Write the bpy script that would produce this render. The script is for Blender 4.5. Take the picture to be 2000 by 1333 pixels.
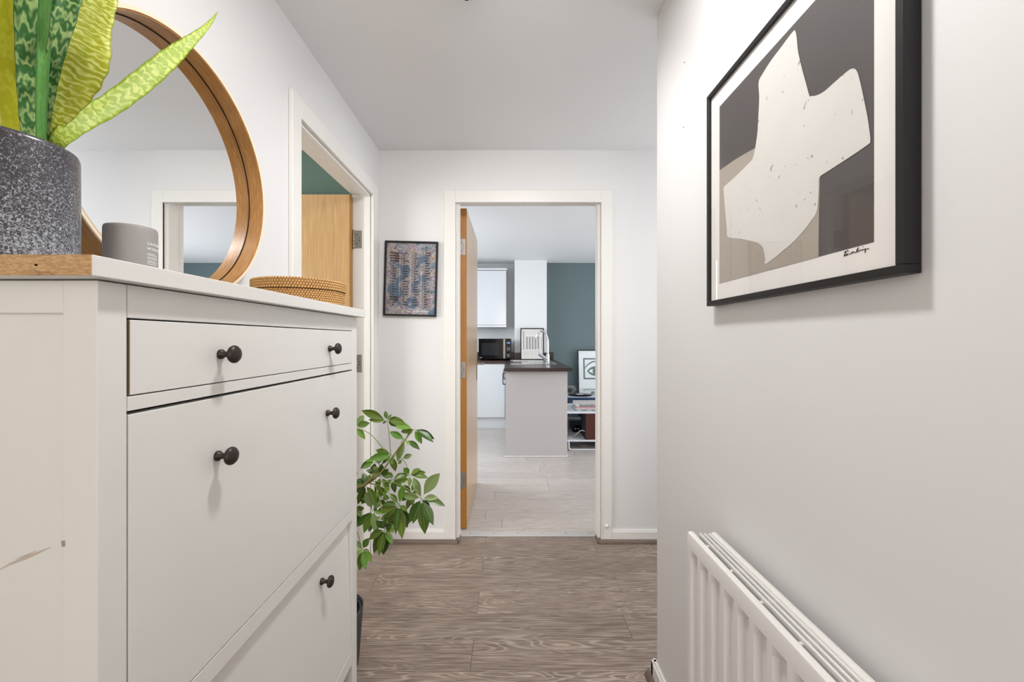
import bpy, bmesh, math, random
from mathutils import Vector, Matrix
random.seed(7)
for o in list(bpy.data.objects): bpy.data.objects.remove(o, do_unlink=True)
SC = bpy.context.scene; COL = SC.collection
PI = math.pi
CH = 1.22; F = 800.0

# ---------------------------------------------------------------- camera, world, lights, exposure
cd = bpy.data.cameras.new('camera'); cam = bpy.data.objects.new('camera', cd); COL.objects.link(cam)
cam.location = (0, 0, CH); cam.rotation_euler = (PI/2, 0, 0)
cd.sensor_width = 36; cd.lens = 36*F/2000; cd.shift_x = .002; cd.shift_y = -.00125
cd.clip_start = .02
SC.camera = cam
w = bpy.data.worlds.new('world'); SC.world = w; w.use_nodes = True
bg = w.node_tree.nodes['Background']; bg.inputs[0].default_value = (1.0, .998, .995, 1); bg.inputs[1].default_value = .85
SC.view_settings.view_transform = 'Standard'; SC.view_settings.look = 'None'
SC.view_settings.exposure = 0.27; SC.view_settings.gamma = 1; SC.view_settings.use_curve_mapping = False

def light(name, loc, target, size, power, color=(1,1,1), shape='RECTANGLE', size_y=None, spread=PI):
    l = bpy.data.lights.new(name, 'AREA'); l.shape = shape; l.size = size
    if shape in ('RECTANGLE','ELLIPSE'): l.size_y = size_y or size
    l.energy = power; l.color = color; l.spread = spread
    o = bpy.data.objects.new(name, l); COL.objects.link(o); o.location = loc
    o.rotation_euler = (Vector(target)-Vector(loc)).to_track_quat('-Z','Y').to_euler()
    return o
light('ceiling_lamp', (.00, .80, 2.33), (.00, .80, 0), .14, 10.5, (1, .99, .985), 'DISK')
light('far_wall_fill', (.1, 1.0, 2.33), (-.15, 2.47, .8), .2, 4.6, (1, .99, .985), 'DISK', spread=2.0)  # unseen spot added to brighten the far wall
light('hall_daylight', (1.86, 2.0, 1.5), (0, 2.0, 1.3), .9, 13, (.94, .97, 1), size_y=1.8)
light('rear_fill', (.0, -1.9, 1.5), (0, 2, 1.3), .9, 14, (1, .88, .76), size_y=1.9)  # unseen soft warm fill added behind the camera
light('kitchen_daylight', (3.55, 4.1, 1.35), (0, 4.3, 1.9), 2.2, 62, (.93, .94, 1), size_y=1.6)
light('kitchen_daylight_side', (2.2, 2.70, 1.5), (1.0, 6.0, 1.2), 1.4, 7, (.95, .97, 1), size_y=1.4)
light('kitchen_daylight_left', (-1.66, 4.3, 1.35), (0, 4.6, .3), 1.9, 52, (.88, .94, 1), size_y=1.7)
light('bedroom_daylight', (-2.9, 1.0, 1.5), (-1.2, 2.3, 1.6), 1.4, 44, (1, .98, .95), size_y=1.4)

# ---------------------------------------------------------------- node helpers and materials
def lin(c):
    return tuple(((v/255)/12.92 if v/255 <= .04045 else ((v/255+.055)/1.055)**2.4) for v in c) + (1,)
MATS = {}
def mat(name, rgb, rough=.5, metal=0, spec=.5, noise=0, nscale=20, bump=0, bscale=80, coat=0, emit=None, es=1):
    if name in MATS: return MATS[name]
    m = bpy.data.materials.new(name); m.use_nodes = True; nt = m.node_tree; N = nt.nodes; L = nt.links
    b = N['Principled BSDF']; c = lin(rgb)
    b.inputs['Base Color'].default_value = c; b.inputs['Roughness'].default_value = rough
    b.inputs['Metallic'].default_value = metal; b.inputs['Specular IOR Level'].default_value = spec
    b.inputs['Coat Weight'].default_value = coat; b.inputs['Coat Roughness'].default_value = .08
    tc = N.new('ShaderNodeTexCoord')
    n = N.new('ShaderNodeTexNoise'); n.inputs['Scale'].default_value = nscale; n.inputs['Detail'].default_value = 5
    L.new(tc.outputs['Object'], n.inputs['Vector'])
    mx = N.new('ShaderNodeMix'); mx.data_type = 'RGBA'
    k = max(noise, .015)
    mx.inputs[6].default_value = tuple(max(0, v*(1-k)) for v in c[:3])+(1,)
    mx.inputs[7].default_value = tuple(min(1, v*(1+k)) for v in c[:3])+(1,)
    L.new(n.outputs['Fac'], mx.inputs[0]); L.new(mx.outputs[2], b.inputs['Base Color'])
    if bump:
        n2 = N.new('ShaderNodeTexNoise'); n2.inputs['Scale'].default_value = bscale; n2.inputs['Detail'].default_value = 4
        L.new(tc.outputs['Object'], n2.inputs['Vector'])
        bp = N.new('ShaderNodeBump'); bp.inputs['Strength'].default_value = bump; bp.inputs['Distance'].default_value = .002
        L.new(n2.outputs['Fac'], bp.inputs['Height']); L.new(bp.outputs[0], b.inputs['Normal'])
    if emit:
        b.inputs['Emission Color'].default_value = lin(emit); b.inputs['Emission Strength'].default_value = es
    MATS[name] = m; return m

def wood(name, c1, c2, c3, axis=0, across=1, rings=14, stretch=(1.2, 14), vec3=None, sharp=2.2, fmul=18, var=0.0, rough=.45, spec=.5, fine=.5, bump=.15, rand=True, cathedral=.6):
    """procedural timber: contour-line grain from a stretched noise, plus fine fibres. axis = grain direction"""
    m = bpy.data.materials.new(name); m.use_nodes = True; nt = m.node_tree; N = nt.nodes; L = nt.links
    b = N['Principled BSDF']; b.inputs['Roughness'].default_value = rough; b.inputs['Specular IOR Level'].default_value = spec
    tc = N.new('ShaderNodeTexCoord'); vec = tc.outputs['Object']
    oi = N.new('ShaderNodeObjectInfo')
    if rand:
        cx = N.new('ShaderNodeMath'); cx.operation = 'MULTIPLY'; cx.inputs[1].default_value = 37.0
        L.new(oi.outputs['Random'], cx.inputs[0])
        cb = N.new('ShaderNodeCombineXYZ'); [L.new(cx.outputs[0], cb.inputs[i]) for i in range(3)]
        ad = N.new('ShaderNodeVectorMath'); ad.operation = 'ADD'; L.new(vec, ad.inputs[0]); L.new(cb.outputs[0], ad.inputs[1]); vec = ad.outputs[0]
    def mapped(s):
        mp = N.new('ShaderNodeMapping'); sc = [s[1]]*3; sc[axis] = s[0]
        if vec3: sc = [a*(s[0]/stretch[0] if i != vec3.index(max(vec3)) else s[1]/stretch[1]) for i, a in enumerate(vec3)]
        mp.inputs['Scale'].default_value = sc
        L.new(vec, mp.inputs[0]); return mp.outputs[0]
    def noise(v, sc, det, dist=0):
        n = N.new('ShaderNodeTexNoise'); n.inputs['Scale'].default_value = sc; n.inputs['Detail'].default_value = det
        n.inputs['Distortion'].default_value = dist; L.new(v, n.inputs['Vector']); return n.outputs['Fac']
    def mth(op, a, bb=None):
        x = N.new('ShaderNodeMath'); x.operation = op
        for i, v in enumerate((a, bb)):
            if v is None: continue
            if isinstance(v, (int, float)): x.inputs[i].default_value = v
            else: L.new(v, x.inputs[i])
        return x.outputs[0]
    n1 = noise(mapped((stretch[0], stretch[1])), 1, 2.5, .3)
    ring = mth('SINE', mth('MULTIPLY', n1, rings*6.28))
    ring = mth('MULTIPLY_ADD', ring, .5); 
    ring.node.inputs[2].default_value = .5
    ring = mth('POWER', ring, sharp)
    fib = noise(mapped((stretch[0]*6, stretch[1]*fmul)), 1, 4)
    mask = noise(mapped((stretch[0]*.8, stretch[1]*.35)), 1, 2)
    mk = N.new('ShaderNodeMapRange'); mk.inputs[1].default_value = .42; mk.inputs[2].default_value = .62; L.new(mask, mk.inputs[0])
    def mix(f, a, bb):
        x = N.new('ShaderNodeMix'); x.data_type = 'RGBA'
        if isinstance(f, (int, float)): x.inputs[0].default_value = f
        else: L.new(f, x.inputs[0])
        for i, v in ((6, a), (7, bb)):
            if isinstance(v, tuple): x.inputs[i].default_value = v
            else: L.new(v, x.inputs[i])
        return x.outputs[2]
    fr = N.new('ShaderNodeMapRange'); fr.inputs[1].default_value = .3; fr.inputs[2].default_value = .7; L.new(fib, fr.inputs[0])
    base = mix(mth('MULTIPLY', fr.outputs[0], fine*1.6), lin(c1), lin(c2))
    big = noise(mapped((stretch[0]*.7, stretch[1]*.15)), 1, 2)
    base = mix(mth('MULTIPLY', big, .35), base, lin(c2))
    colr = mix(mth('MULTIPLY', mth('MULTIPLY', ring, mk.outputs[0]), cathedral), base, lin(c3))
    if var:
        hs = N.new('ShaderNodeHueSaturation'); mv = N.new('ShaderNodeMapRange'); mv.inputs[3].default_value = 1-var; mv.inputs[4].default_value = 1+var
        L.new(oi.outputs['Random'], mv.inputs[0]); L.new(mv.outputs[0], hs.inputs['Value']); L.new(colr, hs.inputs['Color']); colr = hs.outputs[0]
    L.new(colr, b.inputs['Base Color'])
    if bump:
        bp = N.new('ShaderNodeBump'); bp.inputs['Strength'].default_value = bump; bp.inputs['Distance'].default_value = .001
        L.new(fib, bp.inputs['Height']); L.new(bp.outputs[0], b.inputs['Normal'])
    MATS[name] = m; return m

WALL = mat('wall_paint', (226,225,225), .62, noise=.012, nscale=3, bump=.06, bscale=60)
CEIL = mat('ceiling_paint', (229,229,230), .75, noise=.012, nscale=3, bump=.05)
TRIM = mat('trim_paint', (232,230,226), .32, noise=.01, bump=.04, bscale=30)
KWALL = mat('kitchen_wall_paint', (236,238,239), .6)
GREEN = mat('blue_green_paint', (98,115,117), .6, noise=.02, nscale=4)
GREEN2 = mat('sage_green_paint', (88,112,100), .6, noise=.02, nscale=4)
CAB = mat('cabinet_paint', (226,224,220), .38, noise=.02, nscale=9, bump=.05, bscale=40)
RAD = mat('radiator_enamel', (231,229,226), .3, noise=.01)
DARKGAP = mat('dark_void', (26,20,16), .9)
BROWNRAW = mat('raw_board', (132,112,86), .8, noise=.08, nscale=60)
KNOB = mat('oil_rubbed_bronze', (58,50,46), .42, metal=.55, noise=.2, nscale=40)
STEEL = mat('brushed_steel', (152,148,143), .34, metal=.9)
CHROME = mat('chrome', (225,228,232), .08, metal=1)
SCREW = mat('screw_steel', (90,88,84), .4, metal=.9)
BLACKF = mat('black_frame', (24,22,24), .45, spec=.35)
BLACKG = mat('black_gloss', (9,9,12), .12, spec=.14)
WHITEG = mat('white_gloss', (226,229,232), .12)
PAPER = mat('paper', (232,229,225), .7)
INK = mat('ink', (28,24,24), .7)
GOLDOAK = wood('oak_edge', (184,128,54), (152,98,32), (134,82,24), axis=2, stretch=(1.5,60), rings=8, cathedral=.35, rough=.35)
OAKDOOR = wood('oak_veneer', (205,168,116), (182,143,92), (166,124,74), axis=2, stretch=(1.2,24), rings=9, cathedral=.5, rough=.3, fine=.8, bump=.04, sharp=3)
MATS['oak_veneer'].node_tree.nodes['Principled BSDF'].inputs['Coat Weight'].default_value = .5
MATS['oak_veneer'].node_tree.nodes['Principled BSDF'].inputs['Coat Roughness'].default_value = .2
OAKMIR = wood('mirror_oak', (190,142,78), (156,106,48), (126,80,32), axis=1, stretch=(5,90), vec3=(90,5,5), rings=6, cathedral=.5, rough=.35, rand=False, fmul=6, fine=.8)
BIRCH = mat('pale_birch', (238,220,192), .45, noise=.03, nscale=60)
PLANK = wood('hall_plank_wood', (180,162,147), (114,98,87), (208,194,180), axis=0, stretch=(1.5,9), rings=24, cathedral=.46, rough=.40, fine=.85, bump=.2, sharp=4, fmul=26, var=.06)
KPLANK = wood('kitchen_plank_wood', (214,208,203), (172,162,155), (174,164,156), axis=0, stretch=(1.6,9), rings=12, cathedral=.3, rough=.33, fine=.6, bump=.1, var=.05)
BEAD = wood('bead_wood', (126,108,97), (88,74,66), (146,130,118), axis=0, stretch=(4,40), rings=6, cathedral=.3)
TOPEND = wood('chestnut_end', (214,178,128), (178,138,92), (124,86,52), axis=0, stretch=(30,130), rings=3, cathedral=.6, sharp=4, fmul=4, fine=.8, rough=.6, rand=False)
WENGE = wood('dark_walnut_laminate', (60,40,38), (34,22,23), (112,78,66), axis=0, stretch=(1.5,60), rings=4, cathedral=.6, rough=.28, rand=False)
WALNUT = wood('speaker_walnut', (96,44,32), (64,28,22), (50,20,16), axis=2, stretch=(2,60), rings=4, rough=.4)
RATTAN = mat('rattan', (200,156,94), .55, noise=.16, nscale=60)
RATTAND = mat('rattan_core', (120,78,38), .7, noise=.1)

def glass_pane_mat():
    m = bpy.data.materials.new('picture_glass'); m.use_nodes = True; N = m.node_tree.nodes; L = m.node_tree.links
    N.remove(N['Principled BSDF']); out = N['Material Output']
    t = N.new('ShaderNodeBsdfTransparent'); g = N.new('ShaderNodeBsdfGlossy'); g.inputs['Roughness'].default_value = .01
    f = N.new('ShaderNodeFresnel'); f.inputs['IOR'].default_value = 1.4; x = N.new('ShaderNodeMixShader')
    gm = N.new('ShaderNodeNewGeometry'); iv = N.new('ShaderNodeMath'); iv.operation = 'SUBTRACT'; iv.inputs[0].default_value = 1; L.new(gm.outputs['Backfacing'], iv.inputs[1])
    mu = N.new('ShaderNodeMath'); mu.operation = 'MULTIPLY'; L.new(f.outputs[0], mu.inputs[0]); L.new(iv.outputs[0], mu.inputs[1])
    L.new(mu.outputs[0], x.inputs[0]); L.new(t.outputs[0], x.inputs[1]); L.new(g.outputs[0], x.inputs[2]); L.new(x.outputs[0], out.inputs['Surface'])
    return m
GLASS = glass_pane_mat()
def mirror_mat():
    m = bpy.data.materials.new('silvered_glass'); m.use_nodes = True; b = m.node_tree.nodes['Principled BSDF']
    b.inputs['Base Color'].default_value = (.93,.94,.94,1); b.inputs['Metallic'].default_value = 1; b.inputs['Roughness'].default_value = .0
    return m
MIRROR = mirror_mat()

# ---------------------------------------------------------------- geometry helpers
def link(name, me, m, parent=None, smooth=False):
    o = bpy.data.objects.new(name, me); COL.objects.link(o)
    if m:
        for mm in (m if isinstance(m, (list, tuple)) else [m]): me.materials.append(mm)
    if smooth:
        me.polygons.foreach_set('use_smooth', [True]*len(me.polygons))
    if parent: 
        o.parent = parent; o.matrix_parent_inverse = Matrix.Translation(parent.location).inverted() if parent.type == 'EMPTY' else Matrix.Identity(4)
        if parent.type == 'EMPTY' and parent.rotation_euler.z: o.matrix_parent_inverse = parent.matrix_basis.inverted()
        if parent.type == 'MESH' : o.matrix_parent_inverse = Matrix.Identity(4)
    return o
class B:
    def __init__(s): s.bm = bmesh.new()
    def box(s, a, b, bev=0, seg=1, mi=0):
        x0,y0,z0 = [min(p,q) for p,q in zip(a,b)]; x1,y1,z1 = [max(p,q) for p,q in zip(a,b)]
        v = [s.bm.verts.new(p) for p in ((x0,y0,z0),(x1,y0,z0),(x1,y1,z0),(x0,y1,z0),(x0,y0,z1),(x1,y0,z1),(x1,y1,z1),(x0,y1,z1))]
        fs = [s.bm.faces.new([v[i] for i in q]) for q in ((0,3,2,1),(4,5,6,7),(0,1,5,4),(1,2,6,5),(2,3,7,6),(3,0,4,7))]
        for f in fs: f.material_index = mi
        if bev:
            es = set(e for f in fs for e in f.edges)
            bmesh.ops.bevel(s.bm, geom=list(es), offset=bev, segments=seg, affect='EDGES', profile=.5)
        return s
    def poly(s, pts, d=None, mi=0):
        v = [s.bm.verts.new(p) for p in pts]; f = s.bm.faces.new(v); f.material_index = mi
        if d is not None:
            r = bmesh.ops.extrude_face_region(s.bm, geom=[f]); vs = [e for e in r['geom'] if isinstance(e, bmesh.types.BMVert)]
            bmesh.ops.translate(s.bm, vec=d, verts=vs)
        return s
    def lathe(s, prof, c=(0,0,0), axis='Z', n=48, mi=0, closed=False):
        rings = []
        for r, h in prof:
            ring = []
            for i in range(n):
                a = 2*PI*i/n; u, v = r*math.cos(a), r*math.sin(a)
                p = {'Z':(u,v,h),'X':(h,u,v),'Y':(u,h,v)}[axis]
                ring.append(s.bm.verts.new((c[0]+p[0], c[1]+p[1], c[2]+p[2])))
            rings.append(ring)
        pr = list(zip(rings, rings[1:])) + ([(rings[-1], rings[0])] if closed else [])
        for a, b in pr:
            for i in range(n):
                f = s.bm.faces.new((a[i], a[(i+1)%n], b[(i+1)%n], b[i])); f.material_index = mi
        if not closed:
            for ring, r in ((rings[0], prof[0][0]), (rings[-1], prof[-1][0])):
                if r > 1e-6: 
                    f = s.bm.faces.new(ring); f.material_index = mi
        return s
    def tube(s, pts, r, n=10, mi=0, cap=True):
        pts = [Vector(p) for p in pts]; rr = r if isinstance(r, (list, tuple)) else [r]*len(pts)
        rings = []; up = None
        for i, p in enumerate(pts):
            t = (pts[min(i+1, len(pts)-1)]-pts[max(i-1, 0)]).normalized()
            if up is None:
                up = Vector((0,0,1)) if abs(t.z) < .9 else Vector((1,0,0))
            a = t.cross(up)
            if a.length < 1e-5: a = t.cross(Vector((0,1,0)))
            a.normalize(); b = a.cross(t).normalized(); up = b
            rings.append([s.bm.verts.new(p+rr[i]*(math.cos(2*PI*k/n)*a+math.sin(2*PI*k/n)*b)) for k in range(n)])
        for a, b in zip(rings, rings[1:]):
            for i in range(n):
                f = s.bm.faces.new((a[i], a[(i+1)%n], b[(i+1)%n], b[i])); f.material_index = mi
        if cap:
            s.bm.faces.new(rings[0]); s.bm.faces.new(rings[-1])
        return s
    def mesh(s, name):
        bmesh.ops.remove_doubles(s.bm, verts=s.bm.verts, dist=1e-6)
        bmesh.ops.recalc_face_normals(s.bm, faces=s.bm.faces)
        me = bpy.data.meshes.new(name); s.bm.to_mesh(me); s.bm.free(); return me
    def build(s, name, m, parent=None, smooth=False):
        return link(name, s.mesh(name), m, parent, smooth)
def autosmooth(o, ang=35):
    me = o.data; me.polygons.foreach_set('use_smooth', [True]*len(me.polygons))
    try: me.set_sharp_from_angle(angle=math.radians(ang))
    except Exception: pass
    return o
def bx(name, a, b, m, parent=None, bev=0, seg=1): return B().box(a, b, bev, seg).build(name, m, parent)
def thing(name, loc, label, cat, group=None):
    o = bpy.data.objects.new(name, None); COL.objects.link(o); o.location = loc; o.empty_display_size = .05
    o['label'] = label; o['category'] = cat
    if group: o['group'] = group
    return o
def tag(o, label, cat, group=None):
    o['label'] = label; o['category'] = cat
    if group: o['group'] = group
    return o
def struct(o, label=None):
    o['kind'] = 'structure'
    if label: o['label'] = label
    return o
def P(px, py, d): return Vector(((px-996)*d/F, d, CH-(py-664)*d/F))
def smooth_path(pts, n=6):
    pts = [Vector(p) for p in pts]; out = []
    for i in range(len(pts)-1):
        p0 = pts[max(i-1,0)]; p1 = pts[i]; p2 = pts[i+1]; p3 = pts[min(i+2, len(pts)-1)]
        for k in range(n):
            t = k/n
            out.append(.5*((2*p1)+(-p0+p2)*t+(2*p0-5*p1+4*p2-p3)*t*t+(-p0+3*p1-3*p2+p3)*t**3))
    out.append(pts[-1]); return out

# ================================================================ SETTING
WL = -.7907; WLb = -.90          # left wall faces (hall side, bedroom side)
WR = .522; D = 2.471; DB = 2.61  # right wall, far wall front/back
ZC = 2.363
KX0, KX1, KYB = -1.7, 3.6, 6.09
# hall floor: sub floor and planks
fl = struct(bx('floor', (WLb, -2.0, -.06), (1.9, 2.534, -.0065), DARKGAP), 'grey brown wood plank floor of the hallway')
rows = [(-.078+.159*k) for k in range(0, 16)]
pi_ = 0
for k in range(0, 17):
    y0 = 1.506+.159*(k-10); y1 = y0+.159
    if y0 > 2.49: break
    y1 = min(y1, 2.534)
    j = -.147 if k % 2 == 0 else (.54 if k % 4 == 1 else .50)
    xs = [WLb]; x = j-1.22*2
    while x < 1.9:
        if x > xs[0]+.05: xs.append(x)
        x += 1.22
    xs.append(1.9)
    for a, b in zip(xs, xs[1:]):
        cx, cy = (a+b)/2, (y0+y1)/2
        me = B().box((a-cx+.0005, y0-cy+.0005, -.006), (b-cx-.0005, y1-cy-.0005, 0), .0006).mesh('plank')
        o = link('plank', me, PLANK, fl); o.location = (cx, cy, random.uniform(-.0001, .0001))
# kitchen floor
kf = struct(bx('floor', (KX0, 2.5345, -.06), (KX1, 6.35, -.0065), DARKGAP), 'pale grey plank floor of the kitchen')
kb = [2.595, 2.655, 2.797, 2.944, 3.123, 3.297, 3.452, 3.601, 3.77, 3.942]
while kb[-1] < 6.3: kb.append(kb[-1]+.155)
for k, (y0, y1) in enumerate(zip(kb, kb[1:])):
    j = {2: -.17, 6: .32, 3: .9, 4: 1.1, 5: -.9, 7: .8, 8: .28}.get(k, random.uniform(-.6, .6))
    xs = [KX0]; x = j-1.22*3
    while x < KX1:
        if x > xs[0]+.05: xs.append(x)
        x += 1.22
    xs.append(KX1)
    for a, b in zip(xs, xs[1:]):
        cx, cy = (a+b)/2, (y0+y1)/2
        me = B().box((a-cx+.0008, y0-cy+.0008, -.006), (b-cx-.0008, y1-cy-.0008, 0), .0008).mesh('plank')
        o = link('plank', me, KPLANK, kf); o.location = (cx, cy, random.uniform(-.0002, .0002))
# bedroom floor
struct(bx('floor', (-3.1, -.2, -.06), (WLb, 2.471, 0), mat('bedroom_carpet', (178,170,160), .9, noise=.08, nscale=200)), 'bedroom floor')
# ceilings
struct(bx('ceiling', (WLb, -2.0, ZC), (1.9, DB, ZC+.08), CEIL), 'white hallway ceiling')
struct(bx('ceiling', (KX0, DB, ZC), (KX1, 6.35, ZC+.08), KWALL), 'white kitchen ceiling')
struct(bx('ceiling', (-3.1, -.2, ZC), (WLb, 2.6, ZC+.08), KWALL), 'white bedroom ceiling')
# left wall with doorway
LY0, LY1, LZ = 1.516, 2.346, 2.057
wl = B(); wl.box((WLb, -2.0, 0), (WL, LY0, ZC)).box((WLb, LY0, LZ), (WL, LY1, ZC)).box((WLb, LY1, 0), (WL, D, ZC))
struct(wl.build('wall_left', WALL), 'white left wall with the mirror')
# far wall with doorway
KXL, KXR, KZ = -.332, .555, 2.082
wf = B(); wf.box((WL, D, 0), (KXL, DB, ZC)).box((KXL, D, KZ), (KXR, DB, ZC)).box((KXR, D, 0), (1.9, DB, ZC))
wf.box((-.33, D-.003, 2.11), (.607, D, ZC))
wfo = struct(wf.build('wall_far', WALL), 'white end wall of the hallway around the kitchen doorway')
# right wall block
wr = struct(bx('wall_right', (WR, -2.0, 0), (1.9, 1.456, ZC), WALL, bev=.003, seg=2), 'white right wall with the large picture')
for px, py in ((1337,122), (1335,249)):
    y = WR*F/(px-996); z = CH-(py-664)*y/F
    B().lathe([(0,0),(.0022,0),(.0022,.0006),(0,.0006)], (WR-.0006, y, z), 'X', 10).build('screw_hole', INK, wr)
struct(bx('wall_recess', (1.9, 1.456, 0), (1.98, D, ZC), WALL), 'white end wall of the recess')
# kitchen walls
struct(bx('wall_kitchen_left', (KX0-.08, DB, 0), (KX0, 6.35, ZC), KWALL))
struct(bx('wall_kitchen_right', (KX1, DB, 0), (KX1+.08, 6.2, ZC), KWALL))
struct(bx('wall_kitchen_alcove', (KX0, 6.16, 0), (.066, 6.35, ZC), KWALL), 'white alcove wall behind the wall cupboard')
struct(bx('wall_kitchen_column', (.066, 5.87, 0), (.528, 6.35, ZC), KWALL, bev=.004, seg=2), 'white boxed column beside the green wall')
struct(bx('wall_kitchen_back', (.528, KYB, 0), (KX1, 6.35, ZC), GREEN), 'blue green painted wall')
struct(bx('wall_kitchen_front', (1.9, DB-.08, 0), (KX1, DB, ZC), KWALL))
struct(bx('wall_kitchen_front', (KX0, DB-.06, 0), (WLb-.03, DB, ZC), KWALL))
# bedroom walls
struct(bx('wall_bedroom_back', (-3.1, 2.471, 0), (WLb, 2.54, ZC), GREEN2), 'sage green wall seen over the oak door')
struct(bx('wall_bedroom_left', (-3.18, -.2, 0), (-3.1, 2.54, ZC), KWALL))
struct(bx('wall_bedroom_front', (-3.1, -.28, 0), (WLb, -.2, ZC), KWALL))

# trims: door linings and architraves
def architrave_far():
    b = B(); y0, y1 = D-.015, D
    for (x0, x1) in ((-.396, -.327), (.5465, .613)):
        b.box((x0, y0, 0), (x1, y1, 2.1195), .003, 2)
    b.box((-.3275, y0, 2.046), (.547, y1, 2.1195), .003, 2)
    b.box((-.3335, y0-.004, 0), (-.327, y1, 2.046), .002, 2)
    b.box((.5465, y0-.004, 0), (.553, y1, 2.046), .002, 2)
    b.box((-.3335, y0-.004, 2.044), (.553, y1, 2.050), .002, 2)
    return b
t1 = struct(architrave_far().build('trim_1', TRIM), 'white architrave around the kitchen doorway')
b = B()
b.box((KXL, D, 0), (-.320, DB, KZ-.008)); b.box((.5435, D, 0), (KXR, DB, KZ-.008)); b.box((KXL, D, KZ-.010), (KXR, DB, KZ))
b.box((-.320, D+.01, 0), (-.308, 2.552, 2.072), .001); b.box((.532, D+.01, 0), (.5435, 2.552, 2.072), .001)
b.box((-.320, D+.01, 2.060), (.5435, 2.552, 2.072), .001)
struct(b.build('trim_2', TRIM), 'white door lining and stop of the kitchen doorway')
b = B(); x0, x1 = WL, -.775
b.box((x0, 1.461, 0), (x1, 1.526, 2.118), .003, 2); b.box((x0, 2.3256, 0), (x1, 2.405, 2.118), .003, 2); b.box((x0, 1.526, 2.044), (x1, 2.3256, 2.118), .003, 2)
struct(b.build('trim_3', TRIM), 'white architrave around the left doorway')
b = B()
b.box((WLb, LY0, 0), (WL, LY0+.012, LZ)); b.box((WLb, LY1-.012, 0), (WL, LY1, LZ)); b.box((WLb, LY0, LZ-.012), (WL, LY1, LZ))
b.box((-.830, LY0+.012, 0), (WL-.002, LY0+.024, LZ-.012), .001); b.box((-.830, LY1-.024, 0), (WL-.002, LY1-.012, LZ-.012), .001)
b.box((-.830, LY0+.012, LZ-.024), (WL-.002, LY1-.012, LZ-.012), .001)
struct(b.build('trim_4', TRIM), 'white door lining and stop of the left doorway')
# skirtings
def skirt(name, a, b_, face, label):
    """a,b_ : (x,y) ends along the wall; face: unit normal"""
    bb = B(); (ax, ay), (bx_, by) = a, b_; n = Vector((face[0], face[1], 0))
    for h0, h1, t in ((0, .066, .015), (.066, .075, .009)):
        q = [Vector((ax, ay, h0)), Vector((bx_, by, h0)), Vector((bx_, by, h0))+n*t, Vector((ax, ay, h0))+n*t]
        bb.poly(q, Vector((0,0,h1-h0)))
    return struct(bb.build(name, TRIM), label)
skirt('baseboard_far', (WL, D), (-.396, D), (0,-1), 'white skirting left of the kitchen doorway')
skirt('baseboard_far', (.613, D), (1.9, D), (0,-1), 'white skirting right of the kitchen doorway')
skirt('baseboard_right', (WR, -1.9), (WR, 1.471), (-1,0), 'white skirting on the right wall')
skirt('baseboard_recess', (WR-.015, 1.456), (1.9, 1.456), (0,1), 'white skirting around the wall corner')
skirt('baseboard_left', (WL, -1.9), (WL, 1.461), (1,0), 'white skirting behind the cabinet')
def bead(pts, label):
    """quarter bead that follows a floor line (list of xy, offset side given by order)"""
    bb = B()
    for (p, q, n) in pts:
        p = Vector((*p,0)); q = Vector((*q,0)); n = Vector((*n,0))
        prof = [(0,0),(.018,0),(.017,.008),(.012,.017),(.004,.023),(0,.023)]
        bb.poly([p+n*u+Vector((0,0,v)) for u, v in prof], q-p)
    return struct(bb.build('trim_5', BEAD), label)
bead([((WL, D-.015), (-.314, D-.015), (0,-1)), ((-.320, D-.02), (-.320, 2.535), (1,0))], 'wood effect floor bead left of the doorway')
bead([((.532, D-.015), (1.9, D-.015), (0,-1)), ((.5435, D-.02), (.5435, 2.535), (-1,0))], 'wood effect floor bead right of the doorway')
bead([((WR-.015, -1.9), (WR-.015, 1.49), (-1,0))], 'wood effect floor bead along the right wall')
b = B(); b.box((-.320, 2.535, 0), (.5435, 2.597, .004), .0015, 1); b.box((-.320, 2.553, .004), (.5435, 2.562, .0055), .0006)
th = struct(b.build('trim_6', mat('aluminium', (206,204,202), .4, metal=.35)), 'silver threshold strip in the kitchen doorway')
for i in range(6):
    B().lathe([(0,0),(.004,0),(.003,.0012),(0,.0014)], (-.25+i*.15, 2.575, .004), 'Z', 10).build('screw', SCREW, th)
# door buffer on right architrave
tag(B().lathe([(0,0),(.010,0),(.011,-.004),(.008,-.012),(.004,-.016),(0,-.017)], (.580, D-.0155, .105), 'Y', 20).build('door_buffer', TRIM, None, True), 'small white round door buffer low on the right architrave', 'door stop')

# ---------------------------------------------------------------- doors
def hinge(parent, origin, u, w_, h=.10, rows_=((.25,.25),(.75,.42),(.25,.75),(.75,.58)), label=None, width=.034):
    """leaf plate at origin (centre of pin), u = direction of plate, w_ = outward normal"""
    o = Vector(origin); u = Vector(u); n = Vector(w_); z = Vector((0,0,1))
    b = B()
    p = o-z*h/2; b.poly([p+n*.0002, p+u*width+n*.0002, p+u*width+z*h+n*.0002, p+z*h+n*.0002], n*.0016)
    hg = b.build('hinge', STEEL, parent)
    b = B(); b.lathe([(0,-h/2-.004),(.003,-h/2-.004),(.0055,-h/2),(.0055,-.031),(.0048,-.030),(.0055,-.029),(.0055,-.011),(.0048,-.010),(.0055,-.009),(.0055,.009),(.0048,.010),(.0055,.011),(.0055,.029),(.0048,.030),(.0055,.031),(.0055,h/2),(.003,h/2+.004),(0,h/2+.004)], tuple(o+n*.004), 'Z', 14)
    b.build('hinge_pin', STEEL, hg, True)
    for a, c in rows_:
        q = o+u*width*(.3+a*.55)+z*(c-.5)*h+n*.002
        sb = B(); 
        e = [q+.0036*(math.cos(t*PI/5)*u+math.sin(t*PI/5)*z) for t in range(10)]; sb.poly(e, n*.0006); sb.build('screw', SCREW, hg)
    return hg
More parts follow.
